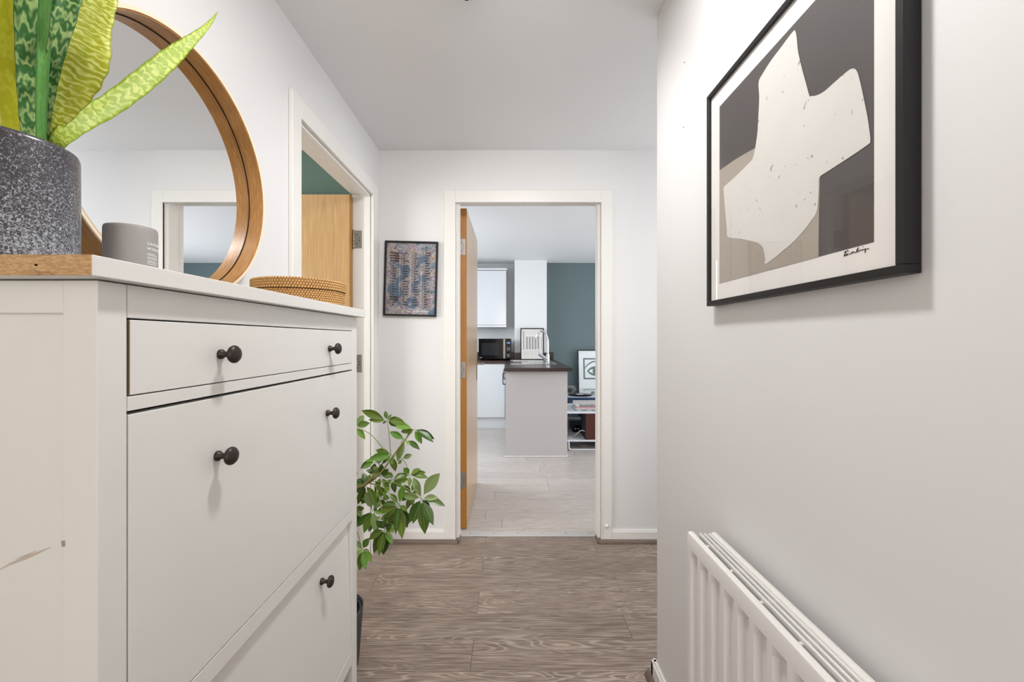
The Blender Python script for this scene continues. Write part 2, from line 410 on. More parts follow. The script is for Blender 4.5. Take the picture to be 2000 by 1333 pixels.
d1 = thing('oak_door', (-.299, 2.63, 0), 'pale oak door standing open into the kitchen, golden hinge edge facing out', 'door')
bx('door_leaf', (-.3205, 2.6305, .008), (-.2775, 3.483, 2.063), OAKDOOR, d1, .0008)
bx('hinge_edge', (-.3207, 2.6285, .008), (-.2773, 2.6307, 2.0632), GOLDOAK, d1)['label'] = 'golden oak lipping on the hinge edge'
for zc, in ((1.816,), (1.027,), (.315,)): hinge(d1, (-.3222, 2.628, zc), (1,0,0), (0,-1,0), h=.102, width=.036)
hb = B(); hb.box((-.2777, 3.40, .885), (-.2735, 3.44, 1.10), .002, 2)
hd = hb.build('handle_plate', STEEL, d1)
hb = B(); hb.tube(smooth_path([(-.2737,3.420,1.02),(-.245,3.420,1.02),(-.228,3.414,1.02),(-.222,3.395,1.02),(-.222,3.33,1.02)], 5), .0085, 12)
autosmooth(hb.build('handle_lever', STEEL, hd))
hb = B(); hb.box((-.3245, 3.40, .885), (-.3203, 3.44, 1.10), .002, 2); hb.tube(smooth_path([(-.324,3.420,1.02),(-.352,3.420,1.02),(-.368,3.410,1.02),(-.37,3.33,1.02)], 5), .0085, 12)
autosmooth(hb.build('rear_handle', STEEL, d1))
d2 = thing('oak_door', (-.895, 2.31, 0), 'oak door standing open in the left doorway behind the white cabinet', 'door')
bx('door_leaf', (-1.657, 2.286, .008), (-.8965, 2.330, 2.0315), OAKDOOR, d2, .0008)
bx('hinge_edge', (-.8967, 2.2858, .008), (-.8945, 2.3302, 2.0317), GOLDOAK, d2)['label'] = 'golden oak lipping on the hinge edge'
for zc in (1.792, 1.085, .22): 
    hinge(d2, (-.889, 2.3325, zc), (1,0,0), (0,-1,0), h=.100, width=.045)

# ================================================================ SHOE CABINET
def knob(parent, y, z, x=-.4977):
    k = B(); prof = [(0,-.001),(.0085,-.001),(.0085,.004),(.0065,.006),(.0050,.009),(.0052,.016),(.0080,.0185),(.0140,.0205),(.0155,.0235),(.0150,.0265),(.0120,.0300),(.0070,.0320),(0,.0328)]
    k.lathe(prof, (x, y, z), 'X', 32)
    return k.build('knob', KNOB, parent, True)
cab = thing('shoe_cabinet', (-.64, .913, 0), 'tall off-white shoe cabinet with dark round knobs along the left wall', 'cabinet')
XF = -.4977; XB = -.785; Y0, Y1 = .494, 1.332; ZT = 1.318; ZU = 1.2934
bx('top_board', (XB, .4700, ZU), (-.4788, 1.358, ZT), CAB, cab, .0012, 2)
bx('bare_end', (XB, .4682, ZU+.0004), (-.4800, .4705, ZT-.0004), TOPEND, cab)['label'] = 'bare brown wooden end of the top board'
b = B(); b.lathe([(0,0),(.0011,0),(.0008,.0003),(0,.0004)], (-.5415,.4682,1.3055), 'Y', 12)
b.bm.verts.ensure_lookup_table()
for v in b.bm.verts: v.co.x = -.5415+(v.co.x+.5415)*1.8; v.co.y = .4679
b.build('knot_mark', DARKGAP, cab)
# near and far end frames
def end_frame(y0, y1, inner):
    b = B(); b.box((XF-.042, y0, .012), (XF, y1, ZU-.0015), .0015, 2); b.build('post', CAB, cab)
    b = B(); b.box((XB, y0, .012), (XB+.042, y1, ZU-.0015), .0015, 2); b.build('post', CAB, cab)
    b = B(); b.box((XB+.042, y0+.001, 1.252), (XF-.042, y1-.001, ZU-.0015), .001, 1); b.build('end_rail', CAB, cab)
    b = B(); b.box((XB+.042, y0+.001, .10), (XF-.042, y1-.001, .16), .001, 1); b.build('end_rail', CAB, cab)
    b = B(); b.box((XB+.04, y0+.006, .15), (XF-.04, y1-.006, 1.256)); b.build('end_panel', CAB, cab)
end_frame(Y0, Y0+.0385, 1); end_frame(Y1-.0385, Y1, -1)
YI0, YI1 = Y0+.0395, Y1-.0385
bx('back_board', (XB, YI0, .1), (XB+.006, YI1, ZU), BROWNRAW, cab)
bx('inner_shelf', (XB+.006, YI0, 1.120), (XF-.03, YI1, 1.132), DARKGAP, cab)  # near-black so the gap below the drawer reads as shade
bx('inner_liner', (XF-.034, YI0, .16), (XF-.031, YI1, ZU-.001), DARKGAP, cab)  # near-black sheet, its colour stands for shade inside the front gaps
bx('front_rail', (XF-.022, YI0, 1.2485), (XF-.0005, YI1, ZU-.0015), CAB, cab, .0008)
bx('front_rail', (XF-.022, YI0, 1.1265), (XF-.0005, YI1, 1.1455), CAB, cab, .0008)
bx('front_rail', (XF-.022, YI0, .650), (XF-.0005, YI1, .6845), CAB, cab, .0008)
bx('front_rail', (XF-.022, YI0, .195), (XF-.0005, YI1, .238), CAB, cab, .0008)
dr = bx('drawer_front', (XF-.020, YI0+.0038, 1.1472), (XF, YI1-.002, 1.2462), CAB, cab, .0007)
bx('raw_edge', (XF-.019, YI0+.0030, 1.1478), (XF-.0010, YI0+.0038, 1.2455), BROWNRAW, dr)
knob(dr, .7035, 1.195); knob(dr, 1.128, 1.1955)
fd = bx('flip_door', (XF-.020, YI0+.0012, .6870), (XF, YI1-.002, 1.1215), CAB, cab, .0007)
knob(fd, .696, 1.0225); knob(fd, 1.114, 1.0205)
# lower door leans back at its top
b = B(); tl = .013
b.poly([(XF-.001, YI0+.0012, .2405), (XF-.021, YI0+.0012, .2405), (XF-.021-tl, YI0+.0012, .6475), (XF-.001-tl, YI0+.0012, .6475)], Vector((0, YI1-YI0-.0035, 0)))
fd2 = b.build('flip_door', CAB, cab)
for y in (.690, 1.104): knob(fd2, y, .568, XF-.0105)
for y in (1.283, .545):
    pass

b = B()
for pts_ in ([(0,1113,2),(18,1103,4),(50,1090,7),(72,1081,5),(98,1070,1)], [(30,1093,1),(52,1085,3),(70,1076,1)]):
    up_ = [P(x, y-w_/2, .4995) for x, y, w_ in pts_]; lo_ = [P(x, y+w_/2, .4995) for x, y, w_ in pts_]
    b.poly(up_+lo_[::-1])
b.build('scuff_mark', mat('scuff', (196,182,168), .7), cab)
b = B(); q = [(119,1058),(126,1056),(127,1068),(121,1069)]; b.poly([P(x, y, .4937) for x, y in q]); b.build('scuff_mark', mat('scuff_dark', (160,146,132), .7), cab)

# ================================================================ MIRROR
mr = thing('round_mirror', (-.76, .927, 1.319), 'large round mirror in a deep oak frame leaning on the cabinet', 'mirror')
mc = (0, .927, 1.609); R = .290
b = B(); b.lathe([(R-.0075,-.729),(R-.0015,-.7285),(R,-.7295),(R,-.786),(R-.0075,-.786)], mc, 'X', 160, closed=True)
fr_ = b.build('outer_frame', OAKMIR, mr); autosmooth(fr_, 40)
b = B(); b.lathe([(R-.0070,-.7285),(R-.0004,-.7280),(R+.0004,-.7290),(R+.0004,-.7310),(R-.0070,-.7310)], mc, 'X', 160, closed=True)
autosmooth(b.build('pale_rim', BIRCH, mr), 40)['label'] = 'pale birch front rim'
b = B(); b.lathe([(R-.010,-.7305),(R-.0072,-.7300),(R-.0072,-.7665),(R-.010,-.7665)], mc, 'X', 160, closed=True)
autosmooth(b.build('inner_band', OAKMIR, mr), 40)
b = B(); b.lathe([(R-.012,-.7672),(R-.0072,-.7672),(R-.0072,-.7680),(R-.012,-.7680)], mc, 'X', 160, closed=True); b.build('groove', DARKGAP, mr)
b = B(); b.lathe([(0,-.7680),(R-.0075,-.7680),(R-.0075,-.772),(0,-.772)], mc, 'X', 160); b.build('mirror_glass', MIRROR, mr)

# ================================================================ SNAKE PLANT
def pot_mat():
    m = bpy.data.materials.new('speckled_glaze'); m.use_nodes = True; N = m.node_tree.nodes; L = m.node_tree.links; b = N['Principled BSDF']
    tc = N.new('ShaderNodeTexCoord'); n = N.new('ShaderNodeTexNoise'); n.inputs['Scale'].default_value = 400; n.inputs['Detail'].default_value = 3; n.inputs['Distortion'].default_value = 1.2
    L.new(tc.outputs['Object'], n.inputs['Vector'])
    sx = N.new('ShaderNodeSeparateXYZ'); L.new(tc.outputs['Object'], sx.inputs[0])
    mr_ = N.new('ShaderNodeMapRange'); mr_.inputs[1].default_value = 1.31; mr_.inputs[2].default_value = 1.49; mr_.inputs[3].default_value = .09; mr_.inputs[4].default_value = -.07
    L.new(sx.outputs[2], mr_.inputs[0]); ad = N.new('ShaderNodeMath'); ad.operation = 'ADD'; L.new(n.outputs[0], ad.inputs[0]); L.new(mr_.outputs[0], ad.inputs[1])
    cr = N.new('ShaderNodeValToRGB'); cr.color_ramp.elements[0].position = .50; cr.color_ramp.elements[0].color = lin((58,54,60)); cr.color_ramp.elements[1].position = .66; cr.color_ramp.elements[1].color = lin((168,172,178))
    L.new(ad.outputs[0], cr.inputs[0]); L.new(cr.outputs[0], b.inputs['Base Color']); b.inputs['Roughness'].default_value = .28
    return m
def sans_mat(name, c_dark, c_light, c_edge, edge=.0, scale=30.0, amt=1.0):
    m = bpy.data.materials.new(name); m.use_nodes = True; N = m.node_tree.nodes; L = m.node_tree.links; b = N['Principled BSDF']
    uv = N.new('ShaderNodeUVMap'); uv.uv_map = 'UVMap'; sx = N.new('ShaderNodeSeparateXYZ'); L.new(uv.outputs[0], sx.inputs[0])
    n = N.new('ShaderNodeTexNoise'); n.inputs['Scale'].default_value = 7; n.inputs['Detail'].default_value = 1.2; 
    mp = N.new('ShaderNodeMapping'); mp.inputs['Scale'].default_value = (.55, 1.6, 1); L.new(uv.outputs[0], mp.inputs[0]); L.new(mp.outputs[0], n.inputs['Vector'])
    def M(op, a, c=None, d=None):
        x = N.new('ShaderNodeMath'); x.operation = op
        for i, v in enumerate((a, c, d)):
            if v is None: continue
            if isinstance(v, (int, float)): x.inputs[i].default_value = v
            else: L.new(v, x.inputs[i])
        return x.outputs[0]
    ph = M('ADD', M('MULTIPLY', sx.outputs[1], scale), M('MULTIPLY', n.outputs[0], 14))
    s = M('MULTIPLY_ADD', M('SINE', ph), .5, .5)
    n3 = N.new('ShaderNodeTexNoise'); n3.inputs['Scale'].default_value = 3.2; L.new(uv.outputs[0], n3.inputs['Vector'])
    s = M('MULTIPLY', M('POWER', s, 1.6), M('MULTIPLY', n3.outputs[0], 1.7*amt))
    x1 = N.new('ShaderNodeMix'); x1.data_type = 'RGBA'; L.new(s, x1.inputs[0]); x1.inputs[6].default_value = lin(c_dark); x1.inputs[7].default_value = lin(c_light)
    e = M('ABSOLUTE', M('MULTIPLY_ADD', sx.outputs[0], 2, -1))
    mr_ = N.new('ShaderNodeMapRange'); mr_.inputs[1].default_value = 1-edge if edge else 2; mr_.inputs[2].default_value = 1.0 if edge else 3; L.new(e, mr_.inputs[0])
    x2 = N.new('ShaderNodeMix'); x2.data_type = 'RGBA'; L.new(mr_.outputs[0], x2.inputs[0]); L.new(x1.outputs[2], x2.inputs[6]); x2.inputs[7].default_value = lin(c_edge)
    L.new(x2.outputs[2], b.inputs['Base Color']); b.inputs['Roughness'].default_value = .5; b.inputs['Specular IOR Level'].default_value = .3
    return m
SA = sans_mat('yellow_banded_leaf', (158,164,22), (222,224,128), (136,146,18), .08, 70, .9)
SB = sans_mat('dark_mottled_leaf', (44,96,40), (170,196,124), (40,88,36), .1, 45, .8)
SC_ = sans_mat('plain_green_leaf', (86,142,62), (112,168,92), (60,120,50), .5, 20, .5)
SD = sans_mat('long_leaf', (138,162,30), (206,214,112), (112,146,26), .14, 60, .75)
SE = sans_mat('yellow_edge_leaf', (168,170,16), (198,196,60), (222,222,150), .30, 18, .6)
sp = thing('snake_plant', (-.691, .55, 1.318), 'snake plant with banded yellow green leaves in a speckled grey pot', 'plant')
b = B(); cx, cy = -.691, .5495
b.lathe([(0,1.3182),(.074,1.3182),(.079,1.323),(.080,1.335),(.0803,1.40),(.080,1.478),(.0785,1.4835),(.0765,1.4845),(.0745,1.483),(.0735,1.476),(.0735,1.455),(0,1.455)], (cx,cy,0), 'Z', 72)
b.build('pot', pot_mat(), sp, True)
b = B(); b.lathe([(0,1.4552),(.073,1.4552),(.073,1.463),(.04,1.4655),(0,1.466)], (cx,cy,0), 'Z', 40); b.build('soil', mat('soil', (50,38,30), .95, noise=.4, nscale=120, bump=.6), sp)
def strap_leaf(ctrl, m, parent, fold=.25, name='leaf', roll=0.0):
    """ctrl: (px, py, depth, width_px); a thick folded strap leaf"""
    n = 8; pts = [P(c[0], c[1], c[2]) for c in ctrl]; ws = [c[3]*c[2]/F*.5 for c in ctrl]
    sp_ = smooth_path(pts, n); wpath = smooth_path([(w_,0,0) for w_ in ws], n)
    me = bpy.data.meshes.new(name); V = []; Fc = []; UV = []
    NC = 7; L_ = len(sp_)
    for i, p in enumerate(sp_):
        t = (sp_[min(i+1, L_-1)]-sp_[max(i-1, 0)]).normalized()
        view = (Vector((0,0,CH))-p).normalized()
        side = t.cross(view).normalized()
        if side.x < 0: side = -side
        nrm = side.cross(t).normalized()
        if nrm.dot(view) < 0: nrm = -nrm
        side = (side*math.cos(roll)+nrm*math.sin(roll)).normalized()
        wv = max(wpath[i].x, .0004)
        wob = 1+.03*math.sin(i*1.3)
        for layer in (0, 1):
            for k in range(NC):
                u = -1+2*k/(NC-1)
                th_ = .0022*(1-u*u*.9)*(1 if layer == 0 else -1)
                V.append(p+side*u*wv*wob+nrm*(th_+fold*wv*(u*u-.4)))
    for i in range(L_-1):
        for layer in (0,1):
            a = i*2*NC+layer*NC; c = a+2*NC
            for k in range(NC-1):
                Fc.append((a+k, a+k+1, c+k+1, c+k)); UV.append([(k/(NC-1), i/20), ((k+1)/(NC-1), i/20), ((k+1)/(NC-1), (i+1)/20), (k/(NC-1), (i+1)/20)])
        for k in (0, NC-1):
            a = i*2*NC+k; Fc.append((a, a+NC, a+3*NC, a+2*NC)); uu = k/(NC-1); UV.append([(uu,i/20),(uu,i/20),(uu,(i+1)/20),(uu,(i+1)/20)])
    me.from_pydata([tuple(v) for v in V], [], Fc)
    uvl = me.uv_layers.new(name='UVMap'); j = 0
    for f, uvs in zip(me.polygons, UV):
        for q, li in enumerate(f.loop_indices): uvl.data[li].uv = uvs[q]
    bm = bmesh.new(); bm.from_mesh(me); bmesh.ops.recalc_face_normals(bm, faces=bm.faces); bm.to_mesh(me); bm.free()
    return link(name, me, m, parent, True)
strap_leaf([(26,330,.57,26),(24,250,.57,36),(20,160,.57,40),(17,60,.57,38),(12,-60,.57,32),(8,-200,.57,20),(4,-320,.57,2)], SE, sp, .15)
strap_leaf([(66,330,.55,22),(60,265,.55,26),(56,170,.55,31),(54,70,.55,34),(50,-60,.55,32),(48,-220,.55,20),(46,-330,.55,2)], SB, sp, .35)
strap_leaf([(80,330,.546,12),(80,270,.546,14),(82,170,.542,17),(87,60,.54,19),(91,-60,.53,19),(96,-220,.53,12),(100,-300,.53,2)], SC_, sp, .7)
strap_leaf([(70,330,.60,14),(88,200,.60,22),(100,100,.60,28),(103,20,.60,26),(100,-90,.60,20),(98,-180,.60,2)], SE, sp, .3)
strap_leaf([(84,330,.58,10),(88,255,.575,12),(97,180,.565,17),(108,110,.55,24),(128,20,.55,34),(145,-60,.56,34),(165,-160,.56,16),(175,-230,.56,2)], SB, sp, .5)
strap_leaf([(92,320,.58,12),(98,262,.58,18),(112,215,.58,48),(138,155,.58,76),(160,100,.58,80),(178,50,.59,58),(196,8,.60,44),(206,-40,.61,44),(220,-120,.62,26),(230,-190,.62,2)], SA, sp, .22)
strap_leaf([(100,300,.585,14),(118,272,.585,26),(160,236,.61,35),(220,202,.66,35),(280,157,.71,35),(325,119,.75,31),(362,88,.79,21),(395,60,.82,11),(412,42,.84,6),(425,24,.85,1)], SD, sp, .25)
strap_leaf([(8,330,.60,14),(2,200,.60,26),(-8,60,.60,28),(-14,-100,.60,20),(-20,-220,.60,2)], SB, sp, .3)
strap_leaf([(40,330,.58,14),(44,180,.58,24),(70,60,.58,26),(72,-100,.58,20),(70,-200,.58,2)], SB, sp, .3)

# ================================================================ CANDLE
CX, CY, CR, CZ0, CZ1 = -.640, .692, .0350, 1.3182, 1.409
cn = thing('candle_cup', (CX, CY, CZ0), 'grey ceramic candle cup lettered in white, beside the speckled pot', 'candle')
b = B(); b.lathe([(0,CZ0),(.0325,CZ0),(.0345,CZ0+.003),(CR,CZ0+.008),(CR,CZ1-.006),(.0342,CZ1-.0015),(.0332,CZ1),(.0322,CZ1-.002),(.0320,CZ1-.03),(0,CZ1-.03)], (CX,CY,0), 'Z', 64)
b.build('cup', mat('grey_stoneware', (150,146,144), .55, noise=.04, nscale=30), cn, True)
b = B(); b.lathe([(0,CZ1-.0298),(.0318,CZ1-.0298),(.0318,CZ1-.024),(0,CZ1-.024)], (CX,CY,0), 'Z', 48); b.build('wax', mat('wax', (232,226,212), .5), cn)
b = B(); b.tube([(CX,CY,CZ1-.024),(CX,CY,CZ1-.012)], .0008, 6); b.build('wick', INK, cn)
def text_mesh(txt, size, ext=.0, space=1.0, align='LEFT'):
    cu = bpy.data.curves.new('lettering', 'FONT'); cu.body = txt; cu.size = size; cu.extrude = ext; cu.space_character = space; cu.align_x = align; cu.resolution_u = 2
    o = bpy.data.objects.new('lettering', cu); COL.objects.link(o); bpy.context.view_layer.update()
    me = bpy.data.meshes.new_from_object(o.evaluated_get(bpy.context.evaluated_depsgraph_get())); bpy.data.objects.remove(o, do_unlink=True); return me
def wrap_text(txt, size, z, ang0, r, parent, c, name='lettering', m=None, space=1.15):
    me = text_mesh(txt, size, .0002, space)
    for v in me.vertices:
        a = ang0+v.co.x/r; rad = r+.0003+v.co.z
        v.co = Vector((c[0]+rad*math.cos(a), c[1]+rad*math.sin(a), z+v.co.y))
    return link(name, me, m, parent)
WHT = mat('white_print', (236,236,236), .6)
A0 = math.radians(-13)
wrap_text('SANDALWOOD', .0072, 1.3785, A0, CR, cn, (CX,CY), m=WHT)
wrap_text('MYRRH', .0072, 1.3700, A0, CR, cn, (CX,CY), m=WHT)
b = B()
for i, (zz, ln) in enumerate(((1.3580,.016),(1.3555,.020),(1.3520,.020),(1.3495,.020),(1.3460,.016),(1.3435,.020),(1.3405,.018))):
    for k in range(8):
        a0 = A0+ln/CR*k/8; a1 = A0+ln/CR*(k+.82)/8; rr = CR+.0004; zq = zz+.006
        b.poly([(CX+rr*math.cos(a0), CY+rr*math.sin(a0), zq), (CX+rr*math.cos(a1), CY+rr*math.sin(a1), zq), (CX+rr*math.cos(a1), CY+rr*math.sin(a1), zq+.0011), (CX+rr*math.cos(a0), CY+rr*math.sin(a0), zq+.0011)])
b.build('small_print', WHT, cn)

# ================================================================ RATTAN BOX
RX, RY, RR = -.599, 1.170, .120
rb = thing('rattan_box', (RX, RY, 1.318), 'low round woven rattan box with lid near the end of the cabinet', 'basket')
def weave(z0, z1, r, rows_, name, cap):
    core = B(); core.lathe([(0,z0),(r-.003,z0),(r-.0015,z0+.001),(r-.0015,z1-.001),(r-.003,z1),(0,z1)], (RX,RY,0), 'Z', 96)
    c = core.build(name, RATTAND, rb, True)
    V = []; Fc = []; n = 104; h = (z1-z0)/rows_
    for k in range(rows_):
        zc = z0+(k+.5)*h
        for i in range(n):
            a0 = 2*PI*(i+(k%2)*.5+random.uniform(-.05,.05))/n; a1 = a0+2*PI/n*.66; am = (a0+a1)/2
            hh = h*.5*random.uniform(.90,.99); sk = .25*2*PI/n
            base = len(V)
            for (a, dz, rr) in ((a0,-hh,r-.0016),(a1,-hh,r-.0016),(a1+sk,hh,r-.0016),(a0+sk,hh,r-.0016),(a0+.25*(a1-a0)+sk*.3,-hh*.3,r+.0012),(a1-.2*(a1-a0)+sk*.3,-hh*.3,r+.0012),(a1-.2*(a1-a0)+sk*.7,hh*.35,r+.0010),(a0+.25*(a1-a0)+sk*.7,hh*.35,r+.0010)):
                V.append((RX+rr*math.cos(a), RY+rr*math.sin(a), zc+dz))
            for q in ((4,5,6,7),(0,1,5,4),(1,2,6,5),(2,3,7,6),(3,0,4,7)): Fc.append(tuple(base+j for j in q))
    me = bpy.data.meshes.new('weave'); me.from_pydata(V, [], Fc); o = link('weave', me, RATTAN, c, True); o['kind'] = 'stuff'
    # horizontal coils, coloured darker for the shade between the stitches
    b = B()
    for k in range(rows_): b.lathe([(r-.0022, z0+(k+.18)*h),(r-.0010, z0+(k+.5)*h),(r-.0022, z0+(k+.82)*h)], (RX,RY,0), 'Z', 96, closed=True)
    b.build('coil', mat('rattan_shade', (150,104,56), .6, noise=.1), c, True)
    return c
weave(1.3184, 1.3545, RR-.0012, 6, 'box_base', False)
weave(1.3560, 1.3835, RR+.0015, 4, 'lid', True)

# ================================================================ SMALL TIMELINE POSTER
def marble_mat():
    m = bpy.data.materials.new('iridescent_print'); m.use_nodes = True; N = m.node_tree.nodes; L = m.node_tree.links; b = N['Principled BSDF']
    tc = N.new('ShaderNodeTexCoord'); n0 = N.new('ShaderNodeTexNoise'); n0.inputs['Scale'].default_value = 8; n0.inputs['Detail'].default_value = 2; L.new(tc.outputs['Object'], n0.inputs['Vector'])
    mx = N.new('ShaderNodeVectorMath'); mx.operation = 'MULTIPLY_ADD'; L.new(n0.outputs['Color'], mx.inputs[0]); mx.inputs[1].default_value = (.55,.55,.55); L.new(tc.outputs['Object'], mx.inputs[2])
    wv = N.new('ShaderNodeTexWave'); wv.inputs['Scale'].default_value = 15; wv.inputs['Distortion'].default_value = 4; wv.inputs['Detail'].default_value = 1; L.new(mx.outputs[0], wv.inputs[0])
    n2 = N.new('ShaderNodeTexNoise'); n2.inputs['Scale'].default_value = 7; n2.inputs['Detail'].default_value = 0; L.new(mx.outputs[0], n2.inputs['Vector'])
    cr = N.new('ShaderNodeValToRGB'); els = cr.color_ramp.elements
    cols = [(.28,(90,116,146)),(.35,(140,154,164)),(.42,(182,178,182)),(.49,(150,128,148)),(.54,(196,190,182)),(.60,(168,160,158)),(.66,(190,160,132)),(.74,(120,118,160))]
    els[0].position = cols[0][0]; els[0].color = lin(cols[0][1]); els[1].position = cols[-1][0]; els[1].color = lin(cols[-1][1])
    for p_, c_ in cols[1:-1]: e = els.new(p_); e.color = lin(c_)
    L.new(n2.outputs[0], cr.inputs[0])
    x = N.new('ShaderNodeMix'); x.data_type = 'RGBA'; x.blend_type = 'MULTIPLY'; x.inputs[0].default_value = .65
    cr2 = N.new('ShaderNodeValToRGB'); cr2.color_ramp.elements[0].color = (.25,.24,.26,1); cr2.color_ramp.elements[1].color = (1,1,1,1); L.new(wv.outputs[1], cr2.inputs[0])
    L.new(cr.outputs[0], x.inputs[6]); L.new(cr2.outputs[0], x.inputs[7]); L.new(x.outputs[2], b.inputs['Base Color']); b.inputs['Roughness'].default_value = .6
    return m
FX, FZ, FW, FH = (802.5-996)*2.46/F, CH-(545-664)*2.46/F, .3175, .449
tp = thing('framed_poster', (FX, D, FZ), 'small black framed poster of dense text on iridescent swirls, left of the doorway', 'picture')
def frame_parts(parent, w_, h_, face, depth, m, y=0.0):
    for (a, b_) in (((-w_/2,-h_/2),(w_/2,-h_/2+face)), ((-w_/2,h_/2-face),(w_/2,h_/2)), ((-w_/2,-h_/2+face),(-w_/2+face,h_/2-face)), ((w_/2-face,-h_/2+face),(w_/2,h_/2-face))):
        o = B().box((a[0], y-depth, a[1]), (b_[0], y, b_[1]), .0008).build('frame_bar', m); o.parent = parent
def local(b, name, m, parent, smooth=False):
    o = b.build(name, m, None, smooth); o.parent = parent; return o
tp.rotation_euler = (0, math.radians(1.5), 0)
frame_parts(tp, FW, FH, .0105, .022, BLACKF, -.001)
local(B().box((-FW/2+.008,-.012,-FH/2+.008),(FW/2-.008,-.006,FH/2-.008)), 'poster_print', marble_mat(), tp)
b = B(); bd = B(); bc = B(); cols = [-.128,-.064,.002,.066]
rng = random.Random(3)
yy = -.0123
def rect(bb, x, z, ww, hh, y=yy): bb.poly([(x,y,z),(x+ww,y,z),(x+ww,y,z+hh),(x,y,z+hh)])
for ci, x0 in enumerate(cols):
    z = .150 if ci else .150
    zend = -.175
    if ci == 3: z = .185
    while z > zend:
        st = rng.random()
        if ci == 0 and (z > .09 or (-.14 < z < -.10)):
            rect(b, x0, z, .055, .0065)
            rect(bc, x0+.030, z-.005, .025, .011, yy-.0002)
        else:
            rect(b, x0+.016, z, rng.choice([.012,.016,.024,.032]), .0052)
        rect(bd, x0, z, .010, .0022)
        for q in range(3):
            xx = x0+.002
            while xx < x0+.052:
                l_ = rng.uniform(.004,.012); rect(bd, xx, z-.0038-q*.0032, l_, .0018); xx += l_+.002
        z -= .0155
local(b, 'heading_bars', INK, tp)['kind'] = 'stuff'; local(bd, 'text_lines', mat('grey_ink', (96,92,96), .7), tp)['kind'] = 'stuff'
local(bc, 'maroon_bars', mat('maroon_ink', (74,26,32), .7), tp)['kind'] = 'stuff'
b = B()
for x in (-.0015, -.066, .064): rect(b, x-.002, -.10 if x < 0 else -.15, .0012, .20, yy-.0001)
xx = .015
for ch in 'NONOALLLMMIRRORE':
    l_ = rng.uniform(.0035,.006); rect(b, xx, -.198, l_, .0035); rect(bd if False else b, xx, -.193, l_*.5, .0025); xx += l_+.0016
local(b, 'white_print', mat('pale_print', (225,222,222), .6), tp)
local(B().box((-FW/2+.009,-.0165,-FH/2+.009),(FW/2-.009,-.0150,FH/2-.009)), 'glass', GLASS, tp)

# ================================================================ LARGE ABSTRACT PICTURE (right wall)
ap = thing('framed_artwork', (WR, .777, 1.57), 'large square black framed abstract print with pale cut-out shape on the right wall', 'picture')
AY0, AY1, AZ0, AZ1 = .518, 1.037, 1.3045, 1.834; AXF = .4978; AXB = .521; fw = .0118
for a, b_ in (((AY0,AZ0),(AY1,AZ0+fw)), ((AY0,AZ1-fw),(AY1,AZ1)), ((AY0,AZ0+fw),(AY0+fw,AZ1-fw)), ((AY1-fw,AZ0+fw),(AY1,AZ1-fw))):
    B().box((AXF, a[0], a[1]), (AXB, b_[0], b_[1]), .0007).build('frame_bar', BLACKF, ap)
AXP = .5045
bx('mount_board', (AXP, AY0+.008, AZ0+.008), (AXP+.004, AY1-.008, AZ1-.008), PAPER, ap)
def ap_pt(cx, cy, lift=0):
    px = 1360+cx/2.083; py = cy/2.083; X = AXP-lift; y = X*F/(px-996); return Vector((X, y, CH-(py-664)*y/F))
def art_poly(pts, m, name, lift, smooth=0):
    q = [ap_pt(x, y, lift) for x, y in pts]
    if smooth: q = smooth_path(q+[q[0]], smooth)[:-1]
    bb = B(); bb.poly([(AXP-lift, v.y, v.z) for v in q]); return bb.build(name, m, ap)
iy0, iy1, iz0, iz1 = .5675, .9855, 1.3555, 1.781
bb = B(); bb.poly([(AXP-.0003, iy0, iz0), (AXP-.0003, iy1, iz0), (AXP-.0003, iy1, iz1), (AXP-.0003, iy0, iz1)])
bb.build('print_field', mat('charcoal_brown_ink', (76,71,70), .6, noise=.06, nscale=14), ap)
lin_ = mat('linen_ink', (166,157,145), .8, noise=.16, nscale=300, bump=.2, bscale=300)
ly = AXP-.0006
def clampb(pts):
    return [(x, min(max(y, iy0), iy1), min(max(z, iz0), iz1)) for x, y, z in pts]
q = [ap_pt(x, y, .0006) for x, y in ((95,693),(120,676),(150,655),(190,630),(235,605),(380,640),(503,718),(499,860),(497,1040))]
pts = [(ly, v.y, v.z) for v in q]; pts[0] = (ly, iy1, pts[0][2]); pts[-1] = (ly, pts[-1][1], iz0); pts.append((ly, iy1, iz0))
bb = B(); bb.poly(clampb(pts)); bb.build('linen_shape', lin_, ap)
def cut_mat():
    m = mat('handmade_paper_ink', (214,211,206), .8, noise=.04, nscale=18)
    N = m.node_tree.nodes; L = m.node_tree.links; b = N['Principled BSDF']; tc = N.new('ShaderNodeTexCoord')
    v = N.new('ShaderNodeTexNoise'); v.inputs['Scale'].default_value = 75; v.inputs['Detail'].default_value = 1.5; v.inputs['Distortion'].default_value = .8; L.new(tc.outputs['Object'], v.inputs['Vector'])
    cr = N.new('ShaderNodeValToRGB'); cr.color_ramp.elements[0].position = .24; cr.color_ramp.elements[1].position = .30; cr.color_ramp.elements[0].color = (.35,.33,.3,1); cr.color_ramp.elements[1].color = (1,1,1,1)
    L.new(v.outputs[0], cr.inputs[0]); mx = N.new('ShaderNodeMix'); mx.data_type = 'RGBA'; mx.blend_type = 'MULTIPLY'; mx.inputs[0].default_value = 1
    src = b.inputs['Base Color'].links[0].from_socket; L.new(src, mx.inputs[6]); L.new(cr.outputs[0], mx.inputs[7]); L.new(mx.outputs[2], b.inputs['Base Color']); return m
